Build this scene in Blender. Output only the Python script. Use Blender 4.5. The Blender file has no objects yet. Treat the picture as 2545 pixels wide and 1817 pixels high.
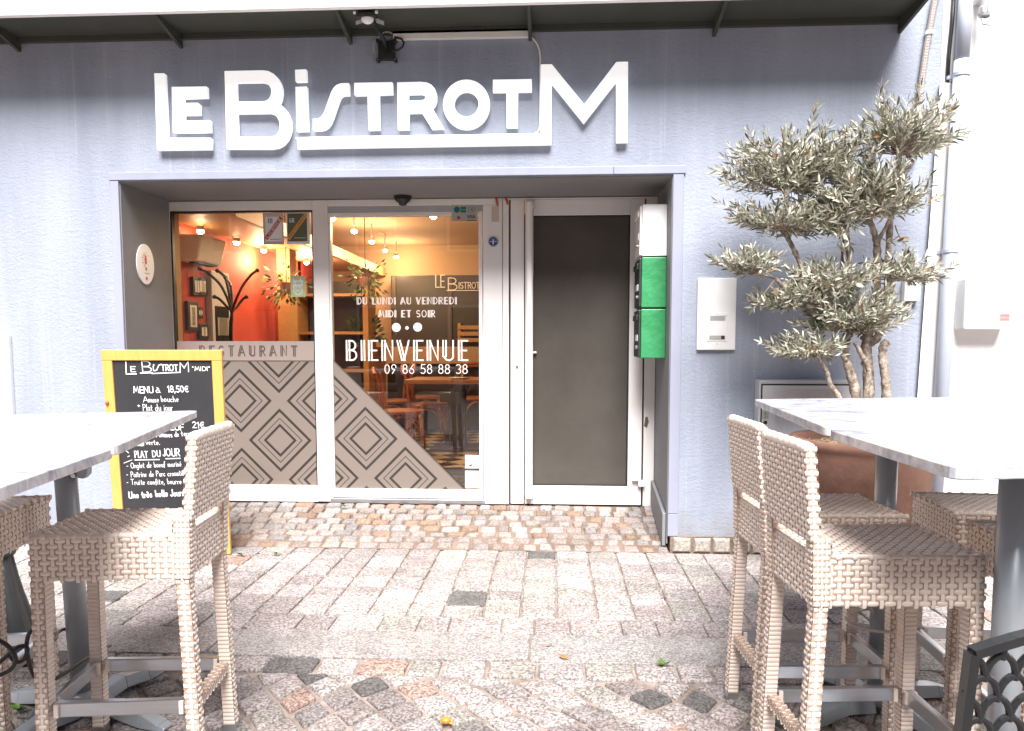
import bpy, math, random
from mathutils import Vector, Matrix
random.seed(7)
R = math.radians
sc = bpy.context.scene
col = sc.collection
# ------------------------------------------------------------------ camera, world, sun, exposure
F_PX, CXP, CYP, DIST, CAMH = 1850.0, 1272.5, 998.0, 4.57, 1.28
PIT, YAW = R(4.4), R(3.1)
cam = bpy.data.cameras.new('camera'); camo = bpy.data.objects.new('camera', cam); col.objects.link(camo)
cam.sensor_width = 36.0; cam.lens = F_PX / 2545 * 36; cam.shift_y = (CYP - 908.5) / 2545
cam.clip_start = 0.05; cam.clip_end = 500
camo.location = (0, -DIST, CAMH); camo.rotation_euler = (R(90) - PIT, 0, YAW)
sc.camera = camo
world = bpy.data.worlds.new('World'); sc.world = world; world.use_nodes = True
wn = world.node_tree; bg = wn.nodes['Background']
sky = wn.nodes.new('ShaderNodeTexSky'); sky.sky_type = 'NISHITA'; sky.sun_disc = False
SUNV = Vector((0.05, -0.62, 0.86)).normalized()
sky.sun_elevation = math.asin(SUNV.z); sky.sun_rotation = math.atan2(SUNV.x, SUNV.y)
sky.air_density = 1.0; sky.dust_density = 2.0
wn.links.new(sky.outputs[0], bg.inputs[0]); bg.inputs[1].default_value = 0.035
sl = bpy.data.lights.new('sun', 'SUN'); sl.energy = 5.0; sl.angle = R(34); sl.color = (1, 0.972, 0.95)
slo = bpy.data.objects.new('sun', sl); col.objects.link(slo); slo.rotation_euler = SUNV.to_track_quat('Z', 'Y').to_euler()
slo.location = (4, -10, 12)
sc.view_settings.view_transform = 'Standard'; sc.view_settings.look = 'None'
sc.view_settings.gamma = 1; sc.view_settings.exposure = 1.36
sc.cycles.max_bounces = 8; sc.cycles.transparent_max_bounces = 16; sc.cycles.sample_clamp_indirect = 6.0
sc.cycles.use_denoising = True

# ------------------------------------------------------------------ picture point -> point on a real plane
_fw = Vector((-math.sin(YAW) * math.cos(PIT), math.cos(YAW) * math.cos(PIT), -math.sin(PIT)))
_rt = Vector((math.cos(YAW), math.sin(YAW), 0)); _up = _rt.cross(_fw); _C = Vector((0, -DIST, CAMH))
def ray(x, y): return _fw + _rt * ((x - CXP) / F_PX) - _up * ((y - CYP) / F_PX)
def Wy(x, y, Y): d = ray(x, y); return _C + d * ((Y - _C.y) / d.y)
def Wz(x, y, Z): d = ray(x, y); return _C + d * ((Z - _C.z) / d.z)
def Wx(x, y, X): d = ray(x, y); return _C + d * ((X - _C.x) / d.x)
def Wp(x, y, p0, n): d = ray(x, y); return _C + d * ((p0 - _C).dot(n) / d.dot(n))

# ------------------------------------------------------------------ materials
def mat(name, base, rough=0.6, metal=0.0, var=None, bump=None, spec=0.5, extra=None, coat=0):
    """var=(scale, colour2, contrast[, stretch xyz]); bump=(scale, strength, distance)"""
    m = bpy.data.materials.new(name); m.use_nodes = True
    nt = m.node_tree; b = nt.nodes['Principled BSDF']
    b.inputs['Base Color'].default_value = (*base, 1); b.inputs['Roughness'].default_value = rough
    b.inputs['Metallic'].default_value = metal; b.inputs['Specular IOR Level'].default_value = spec
    if coat: b.inputs['Coat Weight'].default_value = coat
    tc = nt.nodes.new('ShaderNodeTexCoord')
    if var:
        mp = nt.nodes.new('ShaderNodeMapping'); nt.links.new(tc.outputs['Object'], mp.inputs[0])
        if len(var) > 3: mp.inputs['Scale'].default_value = var[3]
        n = nt.nodes.new('ShaderNodeTexNoise'); n.inputs['Scale'].default_value = var[0]; n.inputs['Detail'].default_value = 6
        n.inputs['Roughness'].default_value = 0.65
        nt.links.new(mp.outputs[0], n.inputs['Vector'])
        rp = nt.nodes.new('ShaderNodeValToRGB'); rp.color_ramp.elements[0].position = 0.5 - var[2]; rp.color_ramp.elements[1].position = 0.5 + var[2]
        rp.color_ramp.elements[0].color = (*base, 1); rp.color_ramp.elements[1].color = (*var[1], 1)
        nt.links.new(n.outputs[0], rp.inputs[0]); nt.links.new(rp.outputs[0], b.inputs['Base Color'])
    if bump:
        n2 = nt.nodes.new('ShaderNodeTexNoise'); n2.inputs['Scale'].default_value = bump[0]; n2.inputs['Detail'].default_value = 4
        nt.links.new(tc.outputs['Object'], n2.inputs['Vector'])
        bp = nt.nodes.new('ShaderNodeBump'); bp.inputs['Strength'].default_value = bump[1]; bp.inputs['Distance'].default_value = bump[2]
        nt.links.new(n2.outputs[0], bp.inputs['Height']); nt.links.new(bp.outputs[0], b.inputs['Normal'])
    if extra: extra(m, nt, b, tc)
    return m
def emis(name, c, s):
    m = bpy.data.materials.new(name); m.use_nodes = True; nt = m.node_tree
    b = nt.nodes['Principled BSDF']; b.inputs['Base Color'].default_value = (*c, 1)
    b.inputs['Emission Color'].default_value = (*c, 1); b.inputs['Emission Strength'].default_value = s
    return m
def glass(name, tint=(0.92, 0.94, 0.93), ior=1.95):
    m = bpy.data.materials.new(name); m.use_nodes = True; nt = m.node_tree
    nt.nodes.remove(nt.nodes['Principled BSDF']); out = nt.nodes['Material Output']
    t = nt.nodes.new('ShaderNodeBsdfTransparent'); t.inputs[0].default_value = (*tint, 1)
    g = nt.nodes.new('ShaderNodeBsdfGlossy'); g.inputs['Roughness'].default_value = 0.0; g.inputs[0].default_value = (1, 1, 1, 1)
    f = nt.nodes.new('ShaderNodeFresnel'); f.inputs[0].default_value = ior
    mx = nt.nodes.new('ShaderNodeMixShader'); nt.links.new(f.outputs[0], mx.inputs[0])
    nt.links.new(t.outputs[0], mx.inputs[1]); nt.links.new(g.outputs[0], mx.inputs[2]); nt.links.new(mx.outputs[0], out.inputs[0])
    return m
def tint_extra(scale=90, lo=0.72, hi=1.25, bumps=0.5, dist=0.004, grain=(0.35, 0.65)):
    """base colour from the stone's own 'tint', speckled like granite"""
    def f(m, nt, b, tc):
        a = nt.nodes.new('ShaderNodeAttribute'); a.attribute_name = 'tint'
        n = nt.nodes.new('ShaderNodeTexNoise'); n.inputs['Scale'].default_value = scale; n.inputs['Detail'].default_value = 3
        nt.links.new(tc.outputs['Object'], n.inputs['Vector'])
        mr = nt.nodes.new('ShaderNodeMapRange'); mr.inputs[1].default_value = grain[0]; mr.inputs[2].default_value = grain[1]
        mr.inputs[3].default_value = lo; mr.inputs[4].default_value = hi
        nt.links.new(n.outputs[0], mr.inputs[0])
        n3 = nt.nodes.new('ShaderNodeTexNoise'); n3.inputs['Scale'].default_value = 7; n3.inputs['Detail'].default_value = 5
        nt.links.new(tc.outputs['Object'], n3.inputs['Vector'])
        mr3 = nt.nodes.new('ShaderNodeMapRange'); mr3.inputs[1].default_value = .3; mr3.inputs[2].default_value = .7
        mr3.inputs[3].default_value = .82; mr3.inputs[4].default_value = 1.12
        nt.links.new(n3.outputs[0], mr3.inputs[0])
        mm = nt.nodes.new('ShaderNodeMath'); mm.operation = 'MULTIPLY'; nt.links.new(mr.outputs[0], mm.inputs[0]); nt.links.new(mr3.outputs[0], mm.inputs[1])
        v = nt.nodes.new('ShaderNodeVectorMath'); v.operation = 'SCALE'
        nt.links.new(a.outputs['Color'], v.inputs[0]); nt.links.new(mm.outputs[0], v.inputs['Scale']); nt.links.new(v.outputs[0], b.inputs['Base Color'])
        n2 = nt.nodes.new('ShaderNodeTexNoise'); n2.inputs['Scale'].default_value = scale * .45; n2.inputs['Detail'].default_value = 5
        nt.links.new(tc.outputs['Object'], n2.inputs['Vector'])
        bp = nt.nodes.new('ShaderNodeBump'); bp.inputs['Strength'].default_value = bumps; bp.inputs['Distance'].default_value = dist
        nt.links.new(n2.outputs[0], bp.inputs['Height']); nt.links.new(bp.outputs[0], b.inputs['Normal'])
    return f
def stucco_extra(m, nt, b, tc):
    # trowelled render: horizontal drag marks plus small pits, faint vertical rain streaks in the paint
    mp = nt.nodes.new('ShaderNodeMapping'); mp.inputs['Scale'].default_value = (11, 11, 24); nt.links.new(tc.outputs['Object'], mp.inputs[0])
    n = nt.nodes.new('ShaderNodeTexNoise'); n.inputs['Scale'].default_value = 1.7; n.inputs['Detail'].default_value = 6; n.inputs['Roughness'].default_value = .72; n.inputs['Distortion'].default_value = 1.2
    nt.links.new(mp.outputs[0], n.inputs['Vector'])
    n2 = nt.nodes.new('ShaderNodeTexNoise'); n2.inputs['Scale'].default_value = 60; n2.inputs['Detail'].default_value = 3
    nt.links.new(tc.outputs['Object'], n2.inputs['Vector'])
    ad = nt.nodes.new('ShaderNodeMath'); ad.operation = 'MULTIPLY_ADD'; ad.inputs[1].default_value = .6
    nt.links.new(n2.outputs[0], ad.inputs[0]); nt.links.new(n.outputs[0], ad.inputs[2])
    bp = nt.nodes.new('ShaderNodeBump'); bp.inputs['Strength'].default_value = .55; bp.inputs['Distance'].default_value = .008
    nt.links.new(ad.outputs[0], bp.inputs['Height']); nt.links.new(bp.outputs[0], b.inputs['Normal'])
    mp2 = nt.nodes.new('ShaderNodeMapping'); mp2.inputs['Scale'].default_value = (3.2, 1, .5); nt.links.new(tc.outputs['Object'], mp2.inputs[0])
    n3 = nt.nodes.new('ShaderNodeTexNoise'); n3.inputs['Scale'].default_value = 1.1; n3.inputs['Detail'].default_value = 7; n3.inputs['Roughness'].default_value = .62
    nt.links.new(mp2.outputs[0], n3.inputs['Vector'])
    rp = nt.nodes.new('ShaderNodeValToRGB'); e = rp.color_ramp.elements
    e[0].position = .32; e[1].position = .70; e[0].color = (.250, .278, .345, 1); e[1].color = (.330, .362, .440, 1)
    nt.links.new(n3.outputs[0], rp.inputs[0])
    # fine pale drip lines
    mp4 = nt.nodes.new('ShaderNodeMapping'); mp4.inputs['Scale'].default_value = (26, 1, .55); nt.links.new(tc.outputs['Object'], mp4.inputs[0])
    n4 = nt.nodes.new('ShaderNodeTexNoise'); n4.inputs['Scale'].default_value = 1.0; n4.inputs['Detail'].default_value = 3; nt.links.new(mp4.outputs[0], n4.inputs['Vector'])
    r4 = nt.nodes.new('ShaderNodeValToRGB'); r4.color_ramp.elements[0].position = .60; r4.color_ramp.elements[1].position = .74; r4.color_ramp.elements[1].color = (.45, .45, .45, 1)
    nt.links.new(n4.outputs[0], r4.inputs[0])
    m4 = nt.nodes.new('ShaderNodeMix'); m4.data_type = 'RGBA'; nt.links.new(r4.outputs[0], m4.inputs['Factor']); nt.links.new(rp.outputs[0], m4.inputs['A']); m4.inputs['B'].default_value = (.40, .415, .46, 1)
    # splashed dirt along the foot of the wall and a few grubby patches
    sp = nt.nodes.new('ShaderNodeSeparateXYZ'); nt.links.new(tc.outputs['Object'], sp.inputs[0])
    n5 = nt.nodes.new('ShaderNodeTexNoise'); n5.inputs['Scale'].default_value = 9; n5.inputs['Detail'].default_value = 6; nt.links.new(tc.outputs['Object'], n5.inputs['Vector'])
    ma = nt.nodes.new('ShaderNodeMath'); ma.operation = 'MULTIPLY_ADD'; ma.inputs[1].default_value = -1.9; nt.links.new(sp.outputs['Z'], ma.inputs[0]); nt.links.new(n5.outputs[0], ma.inputs[2])
    r5 = nt.nodes.new('ShaderNodeMapRange'); r5.inputs[1].default_value = -.15; r5.inputs[2].default_value = .45; r5.inputs[4].default_value = .75; nt.links.new(ma.outputs[0], r5.inputs[0])
    m5 = nt.nodes.new('ShaderNodeMix'); m5.data_type = 'RGBA'; nt.links.new(r5.outputs[0], m5.inputs['Factor']); nt.links.new(m4.outputs['Result'], m5.inputs['A']); m5.inputs['B'].default_value = (.22, .215, .225, 1)
    nt.links.new(m5.outputs['Result'], b.inputs['Base Color'])

M = {}
M['stucco'] = mat('blue_grey_render', (.3, .34, .42), .8, extra=stucco_extra)
M['trim'] = mat('lavender_trim_paint', (.25, .265, .34), .5, var=(3, (.32, .335, .42), .25, (1, 1, .2)), bump=(60, .15, .002))
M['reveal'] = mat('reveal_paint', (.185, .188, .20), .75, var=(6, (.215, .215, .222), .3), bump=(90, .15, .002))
M['soffit'] = mat('canopy_underside', (.040, .043, .036), .8, var=(5, (.055, .058, .048), .3))
M['white'] = mat('white_paint', (.82, .80, .78), .45, var=(2.5, (.76, .73, .70), .3), bump=(40, .05, .001))
M['whitewall'] = mat('white_render', (.84, .83, .82), .85, var=(2, (.80, .79, .78), .3), bump=(50, .3, .004))
M['sign'] = mat('sign_white_acrylic', (.88, .88, .87), .35, var=(8, (.84, .84, .83), .3))
_b = M['sign'].node_tree.nodes['Principled BSDF']; _b.inputs['Emission Color'].default_value = (1, 1, .98, 1); _b.inputs['Emission Strength'].default_value = .22   # faint glow added to the letters so they stay white under the canopy
M['aluframe'] = mat('white_door_aluminium', (.80, .77, .75), .35, var=(3, (.74, .70, .67), .3, (1, 1, .25)), bump=(50, .04, .001))
M['gasket'] = mat('black_gasket', (.012, .012, .012), .5, var=(20, (.02, .02, .02), .3))
M['black'] = mat('black_plastic', (.015, .015, .016), .4, var=(30, (.025, .025, .025), .3), bump=(120, .1, .001))
M['blackiron'] = mat('black_cast_iron', (.010, .011, .012), .34, var=(14, (.016, .017, .019), .3), bump=(60, .25, .002))
M['bollard'] = mat('dark_green_grey_iron', (.035, .042, .045), .45, var=(10, (.06, .065, .068), .3), bump=(40, .35, .003))
M['alu'] = mat('brushed_aluminium', (.62, .63, .66), .28, metal=1, var=(8, (.50, .52, .56), .3, (1, 12, 12)), bump=(70, .08, .001))
M['greysteel'] = mat('grey_powder_coat', (.28, .305, .335), .35, metal=.35, var=(6, (.36, .39, .42), .3), bump=(150, .08, .001))
M['pipe'] = mat('blue_grey_pipe_paint', (.34, .38, .46), .5, var=(4, (.44, .48, .56), .3, (1, 1, .3)), bump=(30, .1, .002))
M['conduit'] = mat('grey_conduit', (.42, .38, .36), .6, var=(6, (.5, .46, .43), .3))
M['yellow'] = mat('yellow_varnished_pine', (.74, .44, .13), .4, var=(9, (.62, .33, .08), .3, (6, 6, .4)), bump=(40, .1, .001))
M['slate'] = mat('chalkboard_slate', (.018, .018, .022), .55, var=(3, (.04, .04, .045), .35), bump=(80, .05, .001))
M['chalk'] = mat('white_chalk', (.88, .88, .88), .8, var=(60, (.80, .80, .80), .4))
M['letterfilm'] = mat('pale_vinyl_lettering', (.86, .78, .74), .6, var=(20, (.80, .72, .68), .3))
M['terracotta'] = mat('terracotta', (.115, .052, .034), .85, var=(5, (.20, .105, .075), .22, (1, 1, .8)), bump=(22, .5, .006))
M['soil'] = mat('dry_soil_and_chippings', (.14, .09, .05), .95, var=(35, (.42, .30, .18), .12), bump=(40, .9, .02))
M['bark'] = mat('olive_bark', (.13, .095, .07), .85, var=(34, (.44, .37, .31), .14, (1, 1, .55)), bump=(55, 1.0, .010))
M['twig'] = mat('olive_twigs', (.22, .155, .12), .8, var=(20, (.38, .29, .22), .3))
M['leaf'] = mat('olive_leaves', (.1, .12, .07), .42, extra=tint_extra(40, .8, 1.2, .1, .001))
M['weed'] = mat('green_weed', (.06, .13, .02), .5, var=(20, (.12, .2, .04), .3))
M['green'] = mat('green_painted_metal', (.015, .17, .055), .42, var=(5, (.05, .30, .12), .3), bump=(13, .8, .010))
M['darkgreen'] = mat('dark_box_front', (.02, .03, .025), .4, var=(9, (.04, .05, .045), .3))
M['cabinet'] = mat('grey_polyester_cabinet', (.52, .53, .56), .6, var=(4, (.58, .59, .62), .3), bump=(60, .1, .001))
M['plastic'] = mat('white_plastic', (.80, .80, .80), .4, var=(4, (.76, .76, .76), .3))
M['greyplastic'] = mat('grey_plastic', (.35, .35, .36), .4, var=(6, (.42, .42, .43), .3))
M['wicker'] = mat('beige_resin_wicker', (.66, .545, .47), .34, var=(14, (.80, .70, .62), .3, (1, 1, 2)), bump=(160, .15, .001))
M['wickerbase'] = mat('wicker_underlay', (.38, .27, .205), .6, var=(30, (.44, .325, .255), .3))
M['granite'] = mat('granite_sett', (.4, .4, .4), .7, extra=tint_extra(105, .48, 1.5, .8, .005, (.38, .62)))
M['cobble'] = mat('worn_cobble', (.4, .33, .3), .75, extra=tint_extra(80, .7, 1.25, .9, .006))
M['slab'] = mat('granite_slab', (.4, .4, .4), .65, extra=tint_extra(120, .55, 1.42, .5, .003, (.38, .62)))
M['mortar'] = mat('pale_mortar', (.34, .285, .255), .95, var=(9, (.13, .095, .075), .2), bump=(90, .8, .006))
M['mortarbrown'] = mat('brown_mortar', (.10, .065, .045), .95, var=(4, (.24, .17, .135), .16), bump=(60, .9, .01))
M['glass'] = glass('window_glass')
M['darkglass'] = mat('grey_frosted_door_panel', (.050, .044, .037), .2, var=(1.3, (.095, .086, .076), .28), bump=(300, .06, .0006), spec=.6)
M['paper'] = mat('white_paper', (.80, .79, .80), .6, var=(12, (.74, .72, .74), .3))
M['redink'] = mat('red_print', (.50, .05, .04), .5, var=(30, (.42, .04, .03), .3))
M['orangeink'] = mat('orange_print', (.80, .38, .10), .5, var=(30, (.72, .33, .08), .3))
M['olivecard'] = mat('olive_card', (.10, .11, .06), .5, var=(20, (.12, .13, .07), .3))
M['greycard'] = mat('grey_sticker', (.40, .40, .36), .45, var=(20, (.36, .36, .33), .3))
M['limecard'] = mat('pale_green_sticker', (.36, .43, .22), .5, var=(20, (.42, .49, .26), .3))
M['ink'] = mat('black_print', (.02, .02, .02), .6, var=(30, (.03, .03, .03), .3))
M['teal'] = mat('teal_print', (.01, .16, .13), .5, var=(30, (.01, .12, .14), .3))
M['blue'] = mat('blue_enamel', (.01, .06, .25), .35, var=(30, (.01, .05, .2), .3))
M['rust'] = mat('orange_sheath', (.50, .12, .03), .5, var=(30, (.42, .09, .03), .3))
M['tape'] = mat('old_tape', (.62, .50, .42), .6, var=(14, (.52, .40, .33), .3), bump=(60, .4, .002))
M['marble'] = None
M['redwall'] = mat('orange_red_wall', (.46, .05, .022), .7, var=(3, (.53, .065, .03), .3))
M['cream'] = mat('cream_plaster', (.48, .33, .20), .8, var=(2, (.42, .28, .17), .3))
M['ceil'] = mat('interior_ceiling', (.52, .38, .26), .85, var=(2, (.46, .34, .23), .3))
M['oak'] = mat('pale_beam_wood', (.50, .30, .14), .55, var=(5, (.40, .22, .09), .3, (8, .4, 8)), bump=(40, .15, .002))
M['chairwood'] = mat('orange_beech', (.42, .145, .045), .35, var=(9, (.32, .10, .03), .3, (6, 6, .6)))
M['tablewood'] = mat('table_wood', (.40, .20, .09), .4, var=(5, (.30, .14, .06), .3, (1, 9, 9)))
M['darkwood'] = mat('dark_strap_metal', (.055, .04, .03), .4, var=(9, (.08, .06, .045), .3))
M['bardark'] = mat('dark_bar_panel', (.022, .018, .016), .4, var=(4, (.04, .032, .028), .3))
M['photo'] = mat('monochrome_print', (.10, .09, .085), .4, var=(22, (.55, .52, .48), .15))
M['bulb'] = emis('warm_lamp', (1, .72, .38), 26)
M['plantgreen'] = mat('house_plant_green', (.035, .08, .02), .5, var=(15, (.08, .13, .04), .3))
M['brick_pink'] = mat('pink_render', (.62, .44, .36), .85, var=(1.2, (.56, .38, .30), .3), bump=(30, .2, .004))
M['cream_ext'] = mat('cream_render', (.64, .54, .45), .85, var=(1.2, (.58, .48, .39), .3), bump=(30, .2, .004))
M['roof'] = mat('clay_roof_tiles', (.36, .15, .09), .8, var=(6, (.28, .11, .06), .3))
M['shutter'] = mat('blue_shutter_paint', (.16, .28, .32), .6, var=(6, (.20, .33, .37), .3))
M['awning'] = mat('red_awning_cloth', (.45, .04, .04), .8, var=(4, (.38, .03, .03), .3))
M['winpane'] = mat('dark_window_pane', (.03, .035, .04), .08, var=(2, (.045, .05, .055), .3))
M['treebark'] = mat('plane_tree_bark', (.20, .15, .11), .9, var=(8, (.32, .26, .20), .25), bump=(20, .6, .01))

def marble_extra(m, nt, b, tc):
    n = nt.nodes.new('ShaderNodeTexNoise'); n.inputs['Scale'].default_value = 7; n.inputs['Detail'].default_value = 9; n.inputs['Roughness'].default_value = .72
    n.inputs['Distortion'].default_value = 1.4
    nt.links.new(tc.outputs['Object'], n.inputs['Vector'])
    rp = nt.nodes.new('ShaderNodeValToRGB'); e = rp.color_ramp.elements
    e[0].position = .34; e[0].color = (.20, .215, .28, 1); e[1].position = .60; e[1].color = (.60, .59, .60, 1)
    el = e.new(.44); el.color = (.36, .37, .43, 1)
    nt.links.new(n.outputs[0], rp.inputs[0]); nt.links.new(rp.outputs[0], b.inputs['Base Color'])
M['marble'] = mat('marble_laminate', (.7, .7, .72), .22, extra=marble_extra)

def film_mat(name, x0, z0, S):
    """frosted film printed with concentric diamonds (x0,z0 a diamond centre, S the half pitch)"""
    def f(m, nt, b, tc):
        N = nt.nodes.new; L = nt.links.new
        geo = N('ShaderNodeNewGeometry'); sp = N('ShaderNodeSeparateXYZ'); L(geo.outputs['Position'], sp.inputs[0])
        def mth(op, a, b_=None, c=None):
            n = N('ShaderNodeMath'); n.operation = op
            for i, v in enumerate((a, b_, c)):
                if v is None: continue
                if isinstance(v, (int, float)): n.inputs[i].default_value = v
                else: L(v, n.inputs[i])
            return n.outputs[0]
        p = mth('MULTIPLY_ADD', sp.outputs['X'], 1 / S, -x0 / S); q = mth('MULTIPLY_ADD', sp.outputs['Z'], 1 / S, -z0 / S)
        a = mth('ABSOLUTE', mth('WRAP', mth('ADD', p, q), 1, -1)); c = mth('ABSOLUTE', mth('WRAP', mth('SUBTRACT', p, q), 1, -1))
        d = mth('MAXIMUM', a, c); tot = None
        for pos, w in ((.765, .044), (.56, .015), (.385, .042)):
            k = mth('COMPARE', d, pos, w); tot = k if tot is None else mth('MAXIMUM', tot, k)
        mx = N('ShaderNodeMix'); mx.data_type = 'RGBA'; L(tot, mx.inputs['Factor'])
        mx.inputs['A'].default_value = (.195, .16, .14, 1); mx.inputs['B'].default_value = (.036, .030, .026, 1)
        L(mx.outputs['Result'], b.inputs['Base Color'])
    return mat(name, (.4, .33, .3), .35, extra=f)
def tile_extra(m, nt, b, tc):
    ck = nt.nodes.new('ShaderNodeTexChecker'); ck.inputs['Scale'].default_value = 5.0
    mp = nt.nodes.new('ShaderNodeMapping'); mp.inputs['Rotation'].default_value = (0, 0, R(45)); nt.links.new(tc.outputs['Object'], mp.inputs[0])
    ck.inputs[1].default_value = (.72, .62, .45, 1); ck.inputs[2].default_value = (.06, .05, .045, 1)
    nt.links.new(mp.outputs[0], ck.inputs[0]); nt.links.new(ck.outputs[0], b.inputs['Base Color'])
M['tiles'] = mat('checker_tiles', (.5, .4, .3), .3, extra=tile_extra)

# ------------------------------------------------------------------ mesh building
class MB:
    def __init__(s): s.v = []; s.f = []; s.c = []; s.cur = (1, 1, 1)
    def add(s, vs, fs):
        o = len(s.v); s.v += [tuple(v) for v in vs]
        for f in fs: s.f.append(tuple(i + o for i in f)); s.c.append(s.cur)
    def box(s, a, b):
        x0, y0, z0 = a; x1, y1, z1 = b
        x0, x1 = sorted((x0, x1)); y0, y1 = sorted((y0, y1)); z0, z1 = sorted((z0, z1))
        s.add([(x0, y0, z0), (x1, y0, z0), (x1, y1, z0), (x0, y1, z0), (x0, y0, z1), (x1, y0, z1), (x1, y1, z1), (x0, y1, z1)],
              [(0, 3, 2, 1), (4, 5, 6, 7), (0, 1, 5, 4), (1, 2, 6, 5), (2, 3, 7, 6), (3, 0, 4, 7)])
        return s
    def hexa(s, lo, hi):   # two quads (counter-clockwise seen from the 'hi' side)
        s.add(list(lo) + list(hi), [(3, 2, 1, 0), (4, 5, 6, 7), (0, 1, 5, 4), (1, 2, 6, 5), (2, 3, 7, 6), (3, 0, 4, 7)]); return s
    def bar(s, p, q, w, h, up=(0, 0, 1)):
        p = Vector(p); q = Vector(q); d = (q - p).normalized(); u = Vector(up); sd = d.cross(u)
        if sd.length < 1e-4: sd = d.cross(Vector((1, 0, 0)))
        sd.normalize(); u = sd.cross(d).normalized(); a = sd * (w / 2); b = u * (h / 2)
        s.hexa([p - a - b, p + a - b, p + a + b, p - a + b][::-1], [q - a - b, q + a - b, q + a + b, q - a + b][::-1]); return s
    def tube(s, pts, r, n=8, cap=True, closed=False):
        pts = [Vector(p) for p in pts]; k = len(pts); rr = r if isinstance(r, (list, tuple)) else [r] * k
        ref = None; rings = []
        for i, p in enumerate(pts):
            if closed: d = pts[(i + 1) % k] - pts[i - 1]
            else: d = pts[min(i + 1, k - 1)] - pts[max(i - 1, 0)]
            if d.length < 1e-9: d = Vector((0, 0, 1))
            d.normalize()
            if ref is None: ref = d.orthogonal().normalized()
            ref = (ref - d * ref.dot(d)); ref = ref.normalized() if ref.length > 1e-6 else d.orthogonal().normalized()
            b = d.cross(ref)
            rings.append([p + (ref * math.cos(2 * math.pi * j / n) + b * math.sin(2 * math.pi * j / n)) * rr[i] for j in range(n)])
        vs = [v for g in rings for v in g]; fs = []
        for i in range(k if closed else k - 1):
            i2 = (i + 1) % k
            for j in range(n): fs.append((i * n + j, i * n + (j + 1) % n, i2 * n + (j + 1) % n, i2 * n + j))
        if cap and not closed: fs += [tuple(range(n))[::-1], tuple(range((k - 1) * n, k * n))]
        s.add(vs, fs); return s
    def lathe(s, prof, c, n=32, cap=True):
        cx, cy, cz = c; vs = []; k = len(prof)
        for r, z in prof: vs += [(cx + r * math.cos(2 * math.pi * j / n), cy + r * math.sin(2 * math.pi * j / n), cz + z) for j in range(n)]
        fs = [(i * n + j, i * n + (j + 1) % n, (i + 1) * n + (j + 1) % n, (i + 1) * n + j) for i in range(k - 1) for j in range(n)]
        if cap: fs += [tuple(range(n))[::-1], tuple(range((k - 1) * n, k * n))]
        s.add(vs, fs); return s
    def ball(s, c, r, n=10, sx=1, sy=1, sz=1):
        vs = []; m = n // 2 + 1
        for i in range(m + 1):
            t = math.pi * (i / m); rr = max(math.sin(t), 1e-3)
            vs += [(c[0] + r * sx * rr * math.cos(2 * math.pi * j / n), c[1] + r * sy * rr * math.sin(2 * math.pi * j / n), c[2] - r * sz * math.cos(t)) for j in range(n)]
        s.add(vs, [(i * n + j, i * n + (j + 1) % n, (i + 1) * n + (j + 1) % n, (i + 1) * n + j) for i in range(m) for j in range(n)]); return s
    def prism(s, pts, n, t):   # planar outline extruded by n*t
        n = Vector(n); k = len(pts); pts = [Vector(p) for p in pts]
        s.add(pts + [p + n * t for p in pts], [tuple(range(k))[::-1], tuple(range(k, 2 * k))] + [(i, (i + 1) % k, k + (i + 1) % k, k + i) for i in range(k)]); return s
    def build(s, name, m, parent=None, smooth=False, bevel=0, seg=2, tint=False, shift=None):
        me = bpy.data.meshes.new(name)
        o0 = Vector((0, 0, 0)); p = parent
        while p is not None: o0 = o0 + p.location; p = p.parent
        if shift is not None: o0 = Vector(shift)
        me.from_pydata([tuple(Vector(v) - o0) for v in s.v], [], s.f)
        if tint:
            at = me.color_attributes.new('tint', 'FLOAT_COLOR', 'CORNER'); buf = []
            for poly, c in zip(me.polygons, s.c): buf += [c[0], c[1], c[2], 1.0] * poly.loop_total
            at.data.foreach_set('color', buf)
        me.materials.append(m); me.update()
        if smooth: me.polygons.foreach_set('use_smooth', [True] * len(me.polygons))
        o = bpy.data.objects.new(name, me); col.objects.link(o)
        if parent is not None: o.parent = parent
        elif shift is not None: o.location = shift
        if bevel:
            bm = o.modifiers.new('edge', 'BEVEL'); bm.width = bevel; bm.segments = seg; bm.limit_method = 'ANGLE'; bm.angle_limit = R(35)
        return o
def tag(o, label=None, cat=None, group=None, kind=None):
    if label: o['label'] = label
    if cat: o['category'] = cat
    if group: o['group'] = group
    if kind: o['kind'] = kind
    return o
def thing(name, label, cat, loc=(0, 0, 0), group=None):
    o = bpy.data.objects.new(name, None); col.objects.link(o); o.location = loc; o.empty_display_size = .1
    return tag(o, label, cat, group)
def copy_tree(o, parent=None):
    c = o.copy(); col.objects.link(c); c.parent = parent
    for ch in o.children: copy_tree(ch, c)
    return c
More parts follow.
